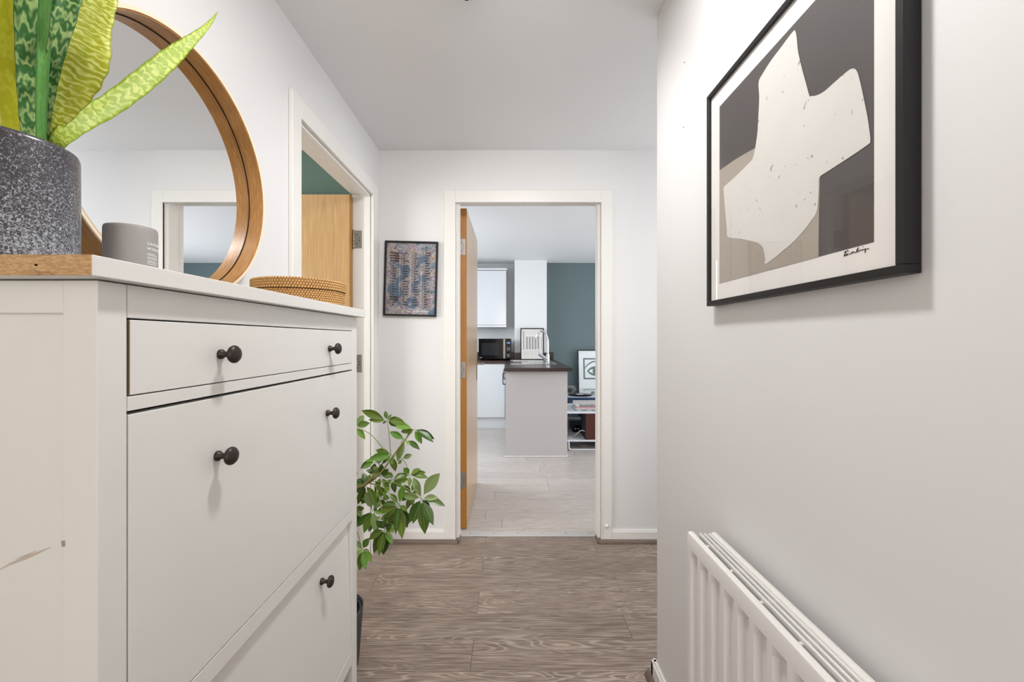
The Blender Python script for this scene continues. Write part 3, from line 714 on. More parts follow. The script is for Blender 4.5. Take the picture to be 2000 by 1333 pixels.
art_poly([(400,122),(406,138),(410,170),(414,210),(430,280),(445,335),(460,389),(468,391),(490,388),(520,372),(560,337),(600,302),(625,283),(640,279),(652,288),(662,315),(680,395),(697,480),(706,545),(708,575),(700,587),(650,622),(600,655),(540,694),(501,722),(499,760),(496,810),(490,862),(470,895),(440,935),(400,980),(360,1015),(285,1074),(280,1050),(272,1012),(262,998),(240,986),(180,972),(130,965),(124,930),(118,860),(112,790),(112,765),(118,755),(160,718),(210,668),(228,648),(237,615),(248,545),(252,480),(256,400),(253,350),(256,325),(270,300),(300,252),(350,185),(385,138)], cut_mat(), 'cut_out_shape', .0010, 4)
# handwriting under the print
def sg(x, y): 
    px = 1640+x/30.77; py = 475+y/30.77; X = AXP-.0004; yy_ = X*F/(px-996); return Vector((X, yy_, CH-(py-664)*yy_/F))
b = B()
for st in ([(265,545),(380,500),(510,435)], [(395,500),(330,620),(260,785),(330,740),(400,700),(450,640),(440,700),(390,750),(440,730),(500,680)], [(540,640),(600,660),(650,650),(720,590),(740,560),(800,500),(750,570),(730,610),(800,560)], [(840,575),(870,540),(900,550),(920,570),(980,560),(1040,480),(1130,260),(1060,380),(1020,490),(1080,510),(1150,480)], [(1150,470),(1190,430),(1210,430),(1180,460),(1260,420),(1330,420),(1400,385),(1470,395),(1540,350),(1560,350),(1540,470),(1525,600)], [(1560,350),(1500,380)], [(1630,345),(1680,325),(1660,345),(1760,345)], [(570,500),(585,510)], [(1380,225),(1395,235)]):
    q = smooth_path([sg(*p) for p in st], 4); b.tube(q, .00055, 5)
b.build('handwriting', INK, ap)
bx('glass', (.5005, AY0+.009, AZ0+.009), (.5020, AY1-.009, AZ1-.009), GLASS, ap)

# ================================================================ RADIATOR
rd = thing('radiator', (.46, .4, 0), 'white ribbed panel radiator low on the right wall under the picture', 'radiator')
RF, RBK, RZ0, RZ1, RYA, RYB = .429, .499, .150, .757, -.25, .990
prof_y = []; y = RYB-.0165
xs = [(RYB, 0)]
while y-.04 > RYA+.02:
    xs += [(y, 0), (y-.0075, 1), (y-.0285, 1), (y-.036, 0)]; y -= .0505
xs.append((RYA, 0))
dep = .011
zl = [(RZ0, 0), (RZ0+.036, 0), (RZ0+.048, 1), (RZ1-.054, 1), (RZ1-.036, 0), (RZ1-.007, 0)]
b = B(); grid = []
for z, k in zl: grid.append([b.bm.verts.new((RF+dep*k*d_, yq, z)) for yq, d_ in xs])
roll = [(RF+.0012, RZ1-.0025), (RF+.005, RZ1), (RF+.011, RZ1), (RF+.0150, RZ1-.0025), (RF+.0160, RZ1-.010), (RF+.0160, RZ1-.02)]
for X, z in roll: grid.append([b.bm.verts.new((X, yq, z)) for yq, d_ in xs])
for a, c in zip(grid, grid[1:]):
    for i in range(len(xs)-1): b.bm.faces.new((a[i], a[i+1], c[i+1], c[i]))
fp = b.build('front_panel', RAD, rd); autosmooth(fp, 20)
b = B(); b.box((RF+.012, RYA+.001, RZ0), (RF+.0155, RYB-.001, RZ1-.016)); b.build('water_panel', RAD, rd)
b = B(); b.box((RBK-.016, RYA, RZ0), (RBK, RYB, RZ1), .006, 3); autosmooth(b.build('rear_panel', RAD, rd))
b = B(); b.box((RF+.0165, RYA+.004, RZ1-.050), (RBK-.016, RYB-.006, RZ1-.048)); b.build('convector_shade', mat('dark_inside', (48,38,28), .8), rd)  # flat sheet for the convector, shade under the grille put into its colour
for k in range(3):
    x_ = .4545+.0108*k
    b = B(); b.box((x_, RYA+.004, RZ1-.016), (x_+.0052, RYB-.004, RZ1-.002), .0018, 2); autosmooth(b.build('top_grille_bar', RAD, rd))
yk = RYB-.05; b = B()
while yk > RYA: b.box((RF+.0158, yk, RZ1-.012), (RBK-.015, yk-.006, RZ1-.009)); yk -= .10
b.build('grille_ties', RAD, rd)['kind'] = 'stuff'
b = B(); b.box((RF+.004, RYB-.0015, RZ0), (RBK-.002, RYB, RZ1-.012), .0005); b.build('side_cover', RAD, rd)
for yk in (.75, -.05): bx('wall_bracket', (RBK, yk, RZ0+.05), (WR-.001, yk+.03, RZ1-.06), RAD, rd)

# ================================================================ SMOKE DETECTOR
sd = thing('smoke_detector', (-.143, 1.300, ZC), 'round white smoke detector on the ceiling at the top edge', 'smoke alarm')
b = B(); b.lathe([(0,ZC-.001),(.058,ZC-.001),(.058,ZC-.014),(.052,ZC-.020),(.046,ZC-.022),(.040,ZC-.030),(0,ZC-.033)], (-.143,1.300,0), 'Z', 48); autosmooth(b.build('body', TRIM, sd))
for i in range(16):
    a = 2*PI*i/16; c_ = Vector((-.143+.050*math.cos(a), 1.300+.050*math.sin(a), ZC-.0215)); t = Vector((-math.sin(a), math.cos(a), 0)); r_ = Vector((math.cos(a), math.sin(a), -.3)).normalized()
    bb = B(); bb.poly([c_-t*.006-r_*.002, c_+t*.006-r_*.002, c_+t*.006+r_*.002, c_-t*.006+r_*.002], Vector((0,0,-.0012))); bb.build('slot', DARKGAP, sd)

# ================================================================ UMBRELLA PLANT
up = thing('umbrella_plant', (-.665, 1.53, 0), 'leafy green umbrella plant in a dark pot behind the end of the cabinet', 'plant')
UX, UY = -.667, 1.528
b = B(); b.lathe([(0,.002),(.094,.002),(.098,.008),(.113,.205),(.114,.212),(.1115,.214),(.109,.210),(.101,.10),(0,.10)], (UX,UY,0), 'Z', 64)
b.build('pot', mat('charcoal_pot', (66,62,64), .6, noise=.15, nscale=40, bump=.5, bscale=120), up, True)
b = B(); b.lathe([(.1000,.205),(.1075,.205),(.1082,.195),(.100,.11),(.096,.11),(.1000,.2)], (UX,UY,0), 'Z', 48, closed=True); b.build('inner_liner', mat('navy_liner', (32,44,62), .35), up, True)
b = B(); b.lathe([(0,.125),(.0985,.125),(.09,.140),(0,.146)], (UX,UY,0), 'Z', 32); b.build('soil', MATS['soil'], up)
BARK = mat('green_brown_stem', (110,104,48), .6, noise=.1)
STEM = mat('petiole_green', (128,146,62), .5, noise=.1)
def leaf_mat(name, c1, c2):
    m = bpy.data.materials.new(name); m.use_nodes = True; N = m.node_tree.nodes; L = m.node_tree.links; b = N['Principled BSDF']
    uv = N.new('ShaderNodeUVMap'); uv.uv_map = 'UVMap'; sx = N.new('ShaderNodeSeparateXYZ'); L.new(uv.outputs[0], sx.inputs[0])
    oi = N.new('ShaderNodeObjectInfo')
    x = N.new('ShaderNodeMix'); x.data_type = 'RGBA'; x.inputs[6].default_value = lin(c1); x.inputs[7].default_value = lin(c2); L.new(oi.outputs['Random'], x.inputs[0])
    a = N.new('ShaderNodeMath'); a.operation = 'ABSOLUTE'; s_ = N.new('ShaderNodeMath'); s_.operation = 'SUBTRACT'; L.new(sx.outputs[0], s_.inputs[0]); s_.inputs[1].default_value = .5; L.new(s_.outputs[0], a.inputs[0])
    mr_ = N.new('ShaderNodeMapRange'); mr_.inputs[1].default_value = .02; mr_.inputs[2].default_value = .05; mr_.inputs[3].default_value = .5; mr_.inputs[4].default_value = 0; L.new(a.outputs[0], mr_.inputs[0])
    x2 = N.new('ShaderNodeMix'); x2.data_type = 'RGBA'; L.new(mr_.outputs[0], x2.inputs[0]); L.new(x.outputs[2], x2.inputs[6]); x2.inputs[7].default_value = lin((150,180,90))
    L.new(x2.outputs[2], b.inputs['Base Color']); b.inputs['Roughness'].default_value = .33
    return m
LG = leaf_mat('glossy_leaf', (38,76,22), (104,126,42)); LP = leaf_mat('pale_leaf_underside', (112,138,80), (146,166,108)); LB = leaf_mat('bright_leaf', (84,134,36), (132,172,72))
def leaflet(a, tip, wid, m, parent, droop, rollv):
    a = Vector(a); tip = Vector(tip); ax = tip-a; Lh = ax.length; t = ax.normalized()
    view = (Vector((0,0,CH))-a).normalized(); side = t.cross(view)
    if side.length < .01: side = Vector((1,0,0))
    side.normalize(); nrm = side.cross(t).normalized()
    side = side*math.cos(rollv)+nrm*math.sin(rollv); nrm = side.cross(t).normalized()
    prof = [(0,.02),(.10,.025),(.14,.06),(.24,.42),(.36,.78),(.50,1.0),(.62,.98),(.74,.80),(.85,.52),(.94,.22),(1.0,.02)]
    V = []; Fc = []; UV = []
    for (s, w_) in prof:
        c = a+ax*s+Vector((0,0,1))*droop*Lh*4*s*(1-s)*.25
        for k in (-1,-.5,0,.5,1): V.append(c+side*k*w_*wid*Lh*.5+nrm*abs(k)*w_*wid*Lh*.13)
    for i in range(len(prof)-1):
        for k in range(4):
            q = i*5+k; Fc.append((q,q+1,q+6,q+5)); UV.append([(k/4,prof[i][0]),((k+1)/4,prof[i][0]),((k+1)/4,prof[i+1][0]),(k/4,prof[i+1][0])])
    me = bpy.data.meshes.new('leaflet'); me.from_pydata([tuple(v) for v in V], [], Fc); u = me.uv_layers.new(name='UVMap')
    for f, uvs in zip(me.polygons, UV):
        for q, li in enumerate(f.loop_indices): u.data[li].uv = uvs[q]
    o = link('leaflet', me, m, parent, True); return o
def C8(cx, cy, d): return P(680+cx/3.81, 780+cy/3.81, d)
stem1 = smooth_path([(UX,UY,.13),(UX-.01,UY+.01,.45),C8(-40,700,1.58),C8(60,660,1.60),C8(150,625,1.60),C8(250,540,1.62),C8(330,430,1.64),C8(420,310,1.66),C8(485,225,1.68)], 6)
b = B(); nn = len(stem1); b.tube(stem1, [.006-.0042*i/nn for i in range(nn)], 8); b.build('stem', BARK, up, True)
b = B(); s2 = smooth_path([(UX+.015,UY,.13),(UX+.02,UY,.5),C8(40,690,1.56),C8(120,640,1.58),C8(200,560,1.6)], 5); b.tube(s2, [.0055]*len(s2), 8); b.build('stem', BARK, up, True)
clusters = [
 # centre, depth, petiole origin, leaflet tips, (material list)
 ((290,165),1.66,(315,405),[(98,85),(152,155),(275,88),(322,112),(255,183),(432,192),(356,205),(380,140)],'g'),
 ((487,226),1.69,(425,310),[(345,205),(392,245),(548,335),(643,298),(636,325),(440,270)],'g'),
 ((425,308),1.66,(390,350),[(308,243),(534,378),(365,465),(462,345),(402,300)],'g'),
 ((325,418),1.64,(300,470),[(205,380),(152,450),(252,485),(352,540),(205,470),(330,492)],'g'),
 ((400,450),1.68,(330,440),[(475,412),(370,485)],'p'),
 ((456,572),1.63,(395,445),[(412,512),(578,545),(594,588),(455,655),(540,520),(380,560),(350,600)],'g'),
 ((546,742),1.58,(180,612),[(390,712),(485,585),(683,552),(722,797),(634,940),(572,1006),(480,930),(455,925),(498,640),(672,735),(610,820)],'p'),
 ((376,790),1.60,(160,625),[(205,850),(282,878),(310,950),(352,1010),(402,1042),(452,930),(310,705),(420,640),(440,840),(250,790)],'g'),
 ((272,972),1.56,(200,640),[(152,1048),(188,1148),(228,1168),(330,1085),(250,905),(345,990),(205,905),(262,1160),(325,940)],'g'),
 ((182,832),1.57,(100,745),[(58,955),(118,1000),(205,995),(252,770),(130,690),(215,815),(255,850)],'b'),
 ((104,1122),1.53,(40,960),[(56,1055),(85,1280),(130,1272),(175,1215),(158,1035),(56,1165),(60,1110),(160,1130)],'b'),
 ((55,215),1.60,(280,395),[(118,120),(162,178),(128,300),(30,110),(10,180),(20,270)],'b'),
 ((132,640),1.60,(170,620),[(62,600),(72,785),(60,700),(112,548),(165,560),(210,812),(30,640)],'g'),
 ((245,580),1.66,(200,600),[(130,530),(185,500),(340,575),(200,700),(305,690),(250,480),(170,560),(300,520)],'g'),
 ((330,600),1.68,(260,560),[(420,560),(400,660),(350,700),(300,540),(450,600),(280,640),(430,620)],'g'),
 ((250,740),1.66,(170,630),[(180,700),(200,800),(310,740),(140,770),(300,650),(240,650),(270,800)],'g'),
 ((330,860),1.64,(200,640),[(260,960),(330,1000),(400,900),(380,980),(300,800),(240,900)],'b'),
 ((470,700),1.66,(200,620),[(400,760),(480,800),(540,690),(420,640),(500,620),(440,820)],'g'),
 ((200,470),1.68,(250,540),[(110,500),(90,520),(180,540),(260,450),(130,460)],'g'),
 ((60,830),1.60,(40,760),[(0,900),(20,780),(120,810),(70,930),(100,880)],'b'),
 ((150,720),1.64,(120,650),[(90,680),(150,800),(210,760),(100,780),(190,690),(60,740)],'g'),
 ((420,860),1.65,(330,760),[(380,960),(440,960),(470,880),(360,900),(400,1000)],'g'),
 ((200,900),1.62,(180,760),[(150,990),(210,1010),(250,960),(140,920),(240,880)],'g'),
 ((10,520),1.62,(60,660),[(-60,470),(-40,560),(40,600),(60,470),(70,560)],'g'),
 ((-40,350),1.62,(20,640),[(-110,330),(-90,420),(-20,440),(10,300),(-60,270)],'g'),
 ((-60,900),1.60,(-20,720),[(-130,960),(-90,1020),(-40,1040),(0,980),(-120,880)],'b'),
 ((-90,650),1.60,(-20,680),[(-160,620),(-170,720),(-110,760),(-60,740),(-130,560)],'g'),
]
for (c, d, org, tips, kind) in clusters:
    cc = C8(c[0], c[1], d); oo = C8(org[0], org[1], d+.01)
    mid = (cc+oo)/2+Vector((0, 0, .015+.05*(cc-oo).length)); path = smooth_path([oo, mid, cc], 6)
    b = B(); b.tube(path, [.0017-.0006*i/len(path) for i in range(len(path))], 6); fr = b.build('frond', STEM, up, True)
    for (tx, ty) in tips:
        tt = C8(tx, ty, d+random.uniform(-.035, .03)); ln = (tt-cc).length
        m_ = {'g': random.choice([LG,LG,LG,LB]), 'p': random.choice([LP,LP,LG]), 'b': random.choice([LB,LB,LG,LP])}[kind]
        wd = .42 if ln < .06 else (.36 if ln < .09 else .31)
        leaflet(cc, tt, wd*random.uniform(.9,1.12), m_, fr, random.uniform(.1,.35), random.uniform(-.55,.55))

# ================================================================ KITCHEN
ZW = .931; ZWU = .894
# base unit
bu = thing('base_cupboard', (-.30, 5.85, 0), 'white kitchen base cupboard under the microwave', 'cabinet')
bx('carcass', (-.62, 5.635, .15), (-.045, 6.155, ZWU), WHITEG, bu)
bx('cupboard_door', (-.62, 5.612, .155), (-.074, 5.633, .884), WHITEG, bu, .002, 2)
bx('cupboard_door', (-1.20, 5.612, .155), (-.624, 5.633, .884), WHITEG, bu, .002, 2)
bx('carcass', (-1.20, 5.635, .15), (-.621, 6.155, ZWU), WHITEG, bu)
bx('plinth', (-1.20, 5.66, .0), (-.045, 5.68, .15), WHITEG, bu)
# peninsula units (doors face -x)
pu = thing('peninsula_cabinet', (.27, 4.95, 0), 'peninsula cabinet with shade-greyed end panel, standing under the sink worktop', 'cabinet')
bx('end_panel', (-.043, 4.262, 0), (.598, 4.280, ZWU), mat('shaded_end_panel', (200,197,197), .5, noise=.01), pu, .001)  # shade on the camera-facing end is put into this grey
bx('carcass', (-.022, 4.2805, .15), (.590, 5.86, ZWU), WHITEG, pu)
bx('plinth', (.03, 4.2805, 0), (.58, 5.86, .15), WHITEG, pu)
yd = 4.284
for k in range(2):
    dd = bx('cupboard_door', (-.043, yd, .155), (-.023, yd+.595, .884), WHITEG, pu, .002, 2)
    h = B(); hy = yd+.06
    h.tube(smooth_path([(-.043,hy,.865),(-.070,hy,.865),(-.074,hy,.858),(-.074,hy,.755),(-.070,hy,.748),(-.043,hy,.748)],4), .006, 8); h.build('handle', mat('dark_steel', (96,98,102), .35, metal=.8), dd, True)['label'] = 'steel bow handle'
    yd += .60
b = B(); b.box((-.058, 4.250, 0), (.613, 4.262, .011), .003, 2); b.box((.598, 4.25, 0), (.612, 5.8, .011), .003, 2); b.build('floor_bead', TRIM, pu)
# worktops
wt = thing('worktop', (.3, 5.1, ZWU), 'dark walnut worktop over the peninsula and base cupboard', 'worktop')
SX0, SX1, SY0, SY1 = .020, .530, 4.80, 5.62   # sink cut out
YF = 4.20
b = B()
b.box((-.058, YF, ZWU), (.642, SY0, ZW), .002, 2)
b.box((-.058, SY0, ZWU), (SX0, SY1, ZW)); b.box((SX1, SY0, ZWU), (.642, SY1, ZW)); b.box((-.058, SY1, ZWU), (.642, 5.868, ZW))
b.box((.530, 5.868, ZWU), (.642, 6.088, ZW))
b.build('peninsula_top', WENGE, wt)
bx('side_top', (-1.20, 5.600, ZWU), (-.059, 6.158, ZW), WENGE, wt, .002, 2)
bx('side_top', (-.059, 5.869, ZWU), (.064, 6.158, ZW), WENGE, wt)
us = []
bx('upstand', (-1.20, 6.140, ZW), (.064, 6.158, 1.035), WENGE, wt, .001)
bx('upstand', (.064, 5.850, ZW), (.528, 5.868, 1.035), WENGE, wt, .001)
bx('upstand', (.531, 6.070, ZW), (.642, 6.088, 1.035), WENGE, wt, .001)
# sink
sk = thing('kitchen_sink', (.275, 5.2, ZW), 'stainless steel inset sink with ridged drainer in the dark worktop', 'sink')
b = B(); z0, z1 = ZW+.0005, ZW+.004
bowl = (.05, .235, 5.30, 5.58)
b.box((.0, 4.775, z0), (.552, bowl[2], z1), .001)
b.box((.0, bowl[2], z0), (bowl[0], 5.65, z1)); b.box((bowl[1], bowl[2], z0), (.552, 5.65, z1)); b.box((bowl[0], bowl[3], z0), (bowl[1], 5.65, z1))
SK = mat('sink_steel', (206,208,210), .22, metal=.95)
b.build('rim_plate', SK, sk)
b = B()
for q in (((bowl[0],bowl[2],ZW-.03),(bowl[0]+.001,bowl[3],z0)), ((bowl[1]-.001,bowl[2],ZW-.03),(bowl[1],bowl[3],z0)), ((bowl[0],bowl[2],ZW-.03),(bowl[1],bowl[2]+.001,z0)), ((bowl[0],bowl[3]-.001,ZW-.03),(bowl[1],bowl[3],z0)), ((bowl[0],bowl[2],ZW-.032),(bowl[1],bowl[3],ZW-.03))): b.box(*q)
b.build('bowl', SK, sk)
for (a, c) in (((.262,5.0,z1),(.49,5.55,z1)),): 
    for k in range(9):
        x_ = a[0]+(c[0]-a[0])*k/8; B().box((x_-.004, a[1], z1), (x_+.004, c[1], z1+.003), .0012).build('drainer_rib', SK, sk)
b = B(); b.box((.0,4.775,z1),(.552,4.785,z1+.003)); b.box((.0,4.775,z1),(.01,5.65,z1+.003)); b.box((.542,4.775,z1),(.552,5.65,z1+.003)); b.box((.0,5.64,z1),(.552,5.65,z1+.003)); b.build('raised_edge', SK, sk)
# tap
tx, ty = .446, 4.83
tpx = thing('swan_neck_tap', (tx, ty, ZW), 'tall chrome swan neck mixer tap standing beside the sink', 'tap')
b = B(); b.lathe([(0,ZW+.0045),(.026,ZW+.0045),(.026,ZW+.010),(.0215,ZW+.014),(.0215,ZW+.115),(.019,ZW+.118),(.012,ZW+.120),(0,ZW+.120)], (tx,ty,0), 'Z', 32); autosmooth(b.build('tap_body', CHROME, tpx))
sp_pts = smooth_path([(tx,ty,ZW+.11),(tx+.001,ty,ZW+.23),(tx-.004,ty,ZW+.30),(tx-.022,ty,ZW+.355),(tx-.055,ty,ZW+.388),(tx-.088,ty,ZW+.388),(tx-.115,ty,ZW+.36),(tx-.132,ty,ZW+.318)], 6)
b = B(); b.tube(sp_pts, .0125, 16); autosmooth(b.build('spout', CHROME, tpx))
b = B(); b.tube([sp_pts[-1]+Vector((.002,0,.006)), sp_pts[-1]+Vector((-.003,0,-.008))], .0145, 16); b.build('nozzle', CHROME, tpx)
b = B(); b.tube([(tx-.008,ty,ZW+.055),(tx-.06,ty,ZW+.092),(tx-.105,ty,ZW+.122)], [.019,.021,.021], 20); autosmooth(b.build('lever_body', CHROME, tpx))
b = B(); b.tube([(tx-.075,ty,ZW+.118),(tx-.098,ty,ZW+.150),(tx-.118,ty,ZW+.185)], [.006,.005,.004], 10); b.build('lever', CHROME, tpx)
# microwave
mwt = thing('microwave', (-.165, 5.94, ZW), 'black microwave oven on the worktop under the wall cupboard', 'microwave')
MX0, MX1, MY, MZ0, MZ1 = -.437, .018, 5.70, .955, 1.235
bx('body', (MX0, MY+.012, MZ0), (MX1, 6.04, MZ1), mat('black_metal', (30,30,33), .45), mwt, .003, 2)
bx('door', (MX0+.002, MY-.006, MZ0+.003), (MX0+.365, MY+.011, MZ1-.003), BLACKG, mwt, .002, 2)
bx('door_window', (MX0+.045, MY-.0068, MZ0+.05), (MX0+.285, MY-.0062, MZ1-.06), mat('window_mesh', (30,33,38), .2, spec=.2), mwt)
bx('handle_strip', (MX0+.345, MY-.014, MZ0+.003), (MX0+.371, MY-.006, MZ1-.003), STEEL, mwt, .002, 2)
cp = bx('control_panel', (MX0+.374, MY-.004, MZ0+.003), (MX1-.001, MY+.011, MZ1-.003), BLACKG, mwt, .001)
dme = text_mesh('12:05', .022, .0002, 1, 'CENTER')
for v in dme.vertices: v.co = Vector((MX0+.415+v.co.x, MY-.0045-v.co.z, MZ1-.066+v.co.y))
link('display', dme, mat('display_blue', (120,150,255), .4, emit=(130,160,255), es=2.5), cp)
PB = mat('panel_print', (150,154,165), .5)
b = B()
for zz in (1.105, 1.090, 1.075): 
    for k in range(3): b.box((MX0+.395+k*.016, MY-.0052, zz), (MX0+.406+k*.016, MY-.0042, zz+.007))
b.build('button_labels', PB, cp)
b = B(); b.lathe([(0,MY-.004),(.013,MY-.004),(.013,MY-.010),(.009,MY-.012),(0,MY-.012)], (MX0+.415, 0, 1.045), 'Y', 24); b.build('dial', BLACKG, cp, True)
b = B(); b.box((MX0+.398, MY-.0052, 1.010), (MX0+.432, MY-.0042, 1.018)); b.box((MX0+.400, MY-.0052, .985), (MX0+.430, MY-.0042, .997)); b.build('button_labels', PB, cp)
b = B(); b.box((MX0+.012, MY-.0068, MZ0+.012), (MX0+.050, MY-.0060, MZ0+.020)); b.build('badge', PB, mwt)
for x_ in (MX0+.04, MX1-.05):
    for y_ in (MY+.04, 6.0): B().lathe([(0,ZW+.0005),(.014,ZW+.0005),(.017,.954),(0,.954)], (x_,y_,0), 'Z', 16).build('foot', BLACKG, mwt)
# wall cupboard
wc = thing('wall_cupboard', (-.4, 6.0, 1.4), 'white glossy wall cupboard in the alcove above the microwave', 'cabinet')
bx('carcass', (-1.20, 5.855, 1.43), (-.052, 6.155, 2.21), WHITEG, wc)
for a, c in ((-.62, -.056), (-1.20, -.624)): bx('cupboard_door', (a, 5.832, 1.434), (c, 5.853, 2.205), WHITEG, wc, .002, 2)
bx('cornice', (-1.20, 5.82, 2.2125), (-.042, 6.155, 2.240), WHITEG, wc, .004, 2); bx('light_pelmet', (-1.20, 5.826, 1.398), (-.050, 6.155, 1.428), WHITEG, wc, .003, 2)
# framed newsprint on worktop
np_ = thing('framed_print', (.316, 5.80, ZW), 'black framed newsprint style print leaning behind the tap', 'picture')
nz = Vector((0,0,0)); NW, NH = .335, .452
np_.location = (.315, 5.815, ZW+.001+NH/2); np_.rotation_euler = (math.radians(-3.5), 0, 0)
frame_parts(np_, NW, NH, .014, .018, BLACKF, 0)
local(B().box((-NW/2+.01,-.010,-NH/2+.01),(NW/2-.01,-.004,NH/2-.01)), 'print_sheet', PAPER, np_)
b = B(); b2 = B()
def col(bb, x0, x1, z1, z0, yv=-.0105, gap=.0062, ink=.004):
    z = z1
    while z > z0:
        bb.poly([(x0+rng.uniform(0,.003),yv,z),(x1-rng.uniform(0,.006),yv,z),(x1-.003,yv,z-ink),(x0,yv,z-ink)]); z -= gap
for k in range(5): col(b, -.088+k*.040, -.088+k*.040+.031, .105, -.072)
for k in range(5): col(b2, -.10+k*.044, -.10+k*.044+.036, .185, .125, gap=.012, ink=.003)
for k in range(5): col(b2, -.13+k*.052, -.13+k*.052+.040, -.088, -.165, gap=.011, ink=.003)
col(b, -.132, -.108, .185, -.070); col(b2, .122, .145, .10, -.07)
local(b, 'text_columns', mat('newsprint_ink', (118,116,120), .7), np_); local(b2, 'text_lines', mat('newsprint_grey', (196,194,194), .7), np_)
local(B().box((-NW/2+.011,-.0140,-NH/2+.011),(NW/2-.011,-.0130,NH/2-.011)), 'glass', GLASS, np_)

# media bench
BW = mat('bench_white', (226,230,234), .3)
mb = thing('media_bench', (.95, 5.2, 0), 'low white metal media bench beside the peninsula holding the turntable', 'bench')
BX0, BX1, BY0, BY1 = .606, 1.56, 4.50, 6.07
bx('top_shelf', (BX0, BY0, .407), (BX1, BY1, .427), BW, mb, .003, 2)
bx('lower_shelf', (BX0, BY0, .098), (BX1, BY1, .116), BW, mb, .003, 2)
bx('middle_shelf', (BX0, 4.98, .262), (BX1, BY1, .274), BW, mb, .002)
bx('back_panel', (BX0, BY1-.02, .116), (BX1, BY1, .407), BW, mb)
for y_ in (BY0+.012, BY1-.1):
    pth = smooth_path([(BX0+0.044,y_,.10),(BX0+0.044,y_,.04),(BX0+0.048,y_,.018),(BX0+0.069,y_,.010),(BX0+0.124,y_,.009),(BX1-.09,y_,.009),(BX1-.035,y_,.010),(BX1-.014,y_,.018),(BX1-.010,y_,.04),(BX1-.010,y_,.10)], 4)
    b = B(); b.tube(pth, .0085, 10); b.build('leg_loop', BW, mb, True)
    b = B(); b.box((BX0+.002, y_-.008, .1165), (BX0+.016, y_+.008, .4065)); b.box((BX1-.016, y_-.008, .1165), (BX1-.002, y_+.008, .4065)); b.build('upright', BW, mb)
# speaker
ws = thing('speaker', (.95, 4.70, .116), 'dark walnut speaker cabinet on the lower shelf of the bench', 'speaker')
bx('speaker_box', (.835, 4.52, .1165), (1.10, 4.80, .405), WALNUT, ws, .002, 2)
bx('grille_cloth', (.826, 4.535, .130), (.8345, 4.785, .392), mat('grille_navy', (34,40,52), .8, bump=.4, bscale=400), ws, .001)
# amplifier and small boxes
am = thing('amplifier', (.78, 4.98, .116), 'dark blue black amplifier box on the lower shelf beside the speaker', 'amplifier')
bx('case', (.745, 4.87, .126), (1.20, 5.16, .205), mat('navy_metal', (34,48,66), .3), am, .003, 2)
bx('front_plate', (.742, 4.862, .124), (1.202, 4.870, .207), BLACKG, am, .001)
for x_ in (.765, .81, 1.15):
    B().lathe([(0,.1165),(.010,.1165),(.010,.1255),(0,.1255)], (x_, 4.90, 0), 'Z', 12).build('foot', BLACKG, am)
for x_ in (.775, .81): B().lathe([(0,4.862),(.012,4.862),(.011,4.850),(0,4.850)], (x_, 0, .165), 'Y', 16).build('dial', STEEL, am)
db = thing('media_player', (.9, 5.1, .274), 'small black player on the middle shelf of the bench', 'player')
bx('case', (.86, 5.02, .275), (1.15, 5.24, .325), BLACKG, db, .003, 2); bx('front_plate', (.862, 5.015, .279), (1.148, 5.020, .321), mat('navy_metal', (34,48,66), .3), db)
tag(B().tube(smooth_path([(.655,4.62,.121),(.70,4.60,.128),(.742,4.56,.170),(.775,4.54,.208),(.81,4.53,.214),(.828,4.533,.205)],6), .0035, 8).build('speaker_cable', mat('cable_white', (228,226,220), .5), None, True), 'white cable curving from the speaker across the lower shelf', 'cable')
tag(B().tube(smooth_path([(.67,5.3,.05),(.74,4.95,.012),(.80,4.75,.006),(.87,4.72,.006),(.86,4.80,.006),(.78,4.85,.006),(.72,4.8,.006)],6), .0032, 8).build('floor_cable', MATS['cable_white'], None, True), 'white cable looped on the floor under the bench', 'cable')
# record player
rp = thing('record_player', (.93, 5.3, .427), 'record player with clear dust cover on the white bench', 'turntable')
bx('plinth', (.700, 5.10, .445), (1.13, 5.46, .505), mat('plinth_white', (208,216,226), .3), rp, .003, 2)
bx('front_plate', (.715, 5.0955, .447), (1.128, 5.0995, .500), mat('navy_front', (40,58,84), .25), rp)
B().lathe([(0,.4905),(.150,.4905),(.152,.494),(.150,.499),(0,.499)], (.90,5.28,0), 'Z', 56).build('platter', BLACKG, rp, True)
B().lathe([(0,.4992),(.147,.4992),(.147,.5012),(0,.5012)], (.90,5.28,0), 'Z', 56).build('record', BLACKG, rp, True)
B().lathe([(0,.5013),(.048,.5013),(.048,.5018),(0,.5018)], (.90,5.28,0), 'Z', 32).build('record_label', PAPER, rp)
b = B(); b.tube([(1.09,5.40,.52),(1.09,5.30,.522),(1.05,5.16,.51)], .004, 8); b.lathe([(0,.4905),(.018,.4905),(.018,.52),(0,.525)], (1.09,5.40,0), 'Z', 16); b.build('tone_arm', STEEL, rp)
for x_ in (.73, 1.10):
    for y_ in (5.13, 5.43): B().lathe([(0,.4275),(.018,.4275),(.018,.4445),(0,.4445)], (x_, y_, 0), 'Z', 16).build('foot', BLACKG, rp)
ACR = GLASS
b = B(); 
for q in (((.702,5.102,.4905),(1.128,5.105,.556)), ((.702,5.455,.4905),(1.128,5.458,.556)), ((.702,5.105,.4905),(.705,5.455,.556)), ((1.125,5.105,.4905),(1.128,5.455,.556)), ((.702,5.102,.556),(1.128,5.458,.559))): b.box(*q)
b.build('dust_cover', ACR, rp)
for c_ in rp.children:
    if c_.name.split('.')[0] in ('platter','record','record_label','tone_arm','dust_cover'): c_.location.z += .0155
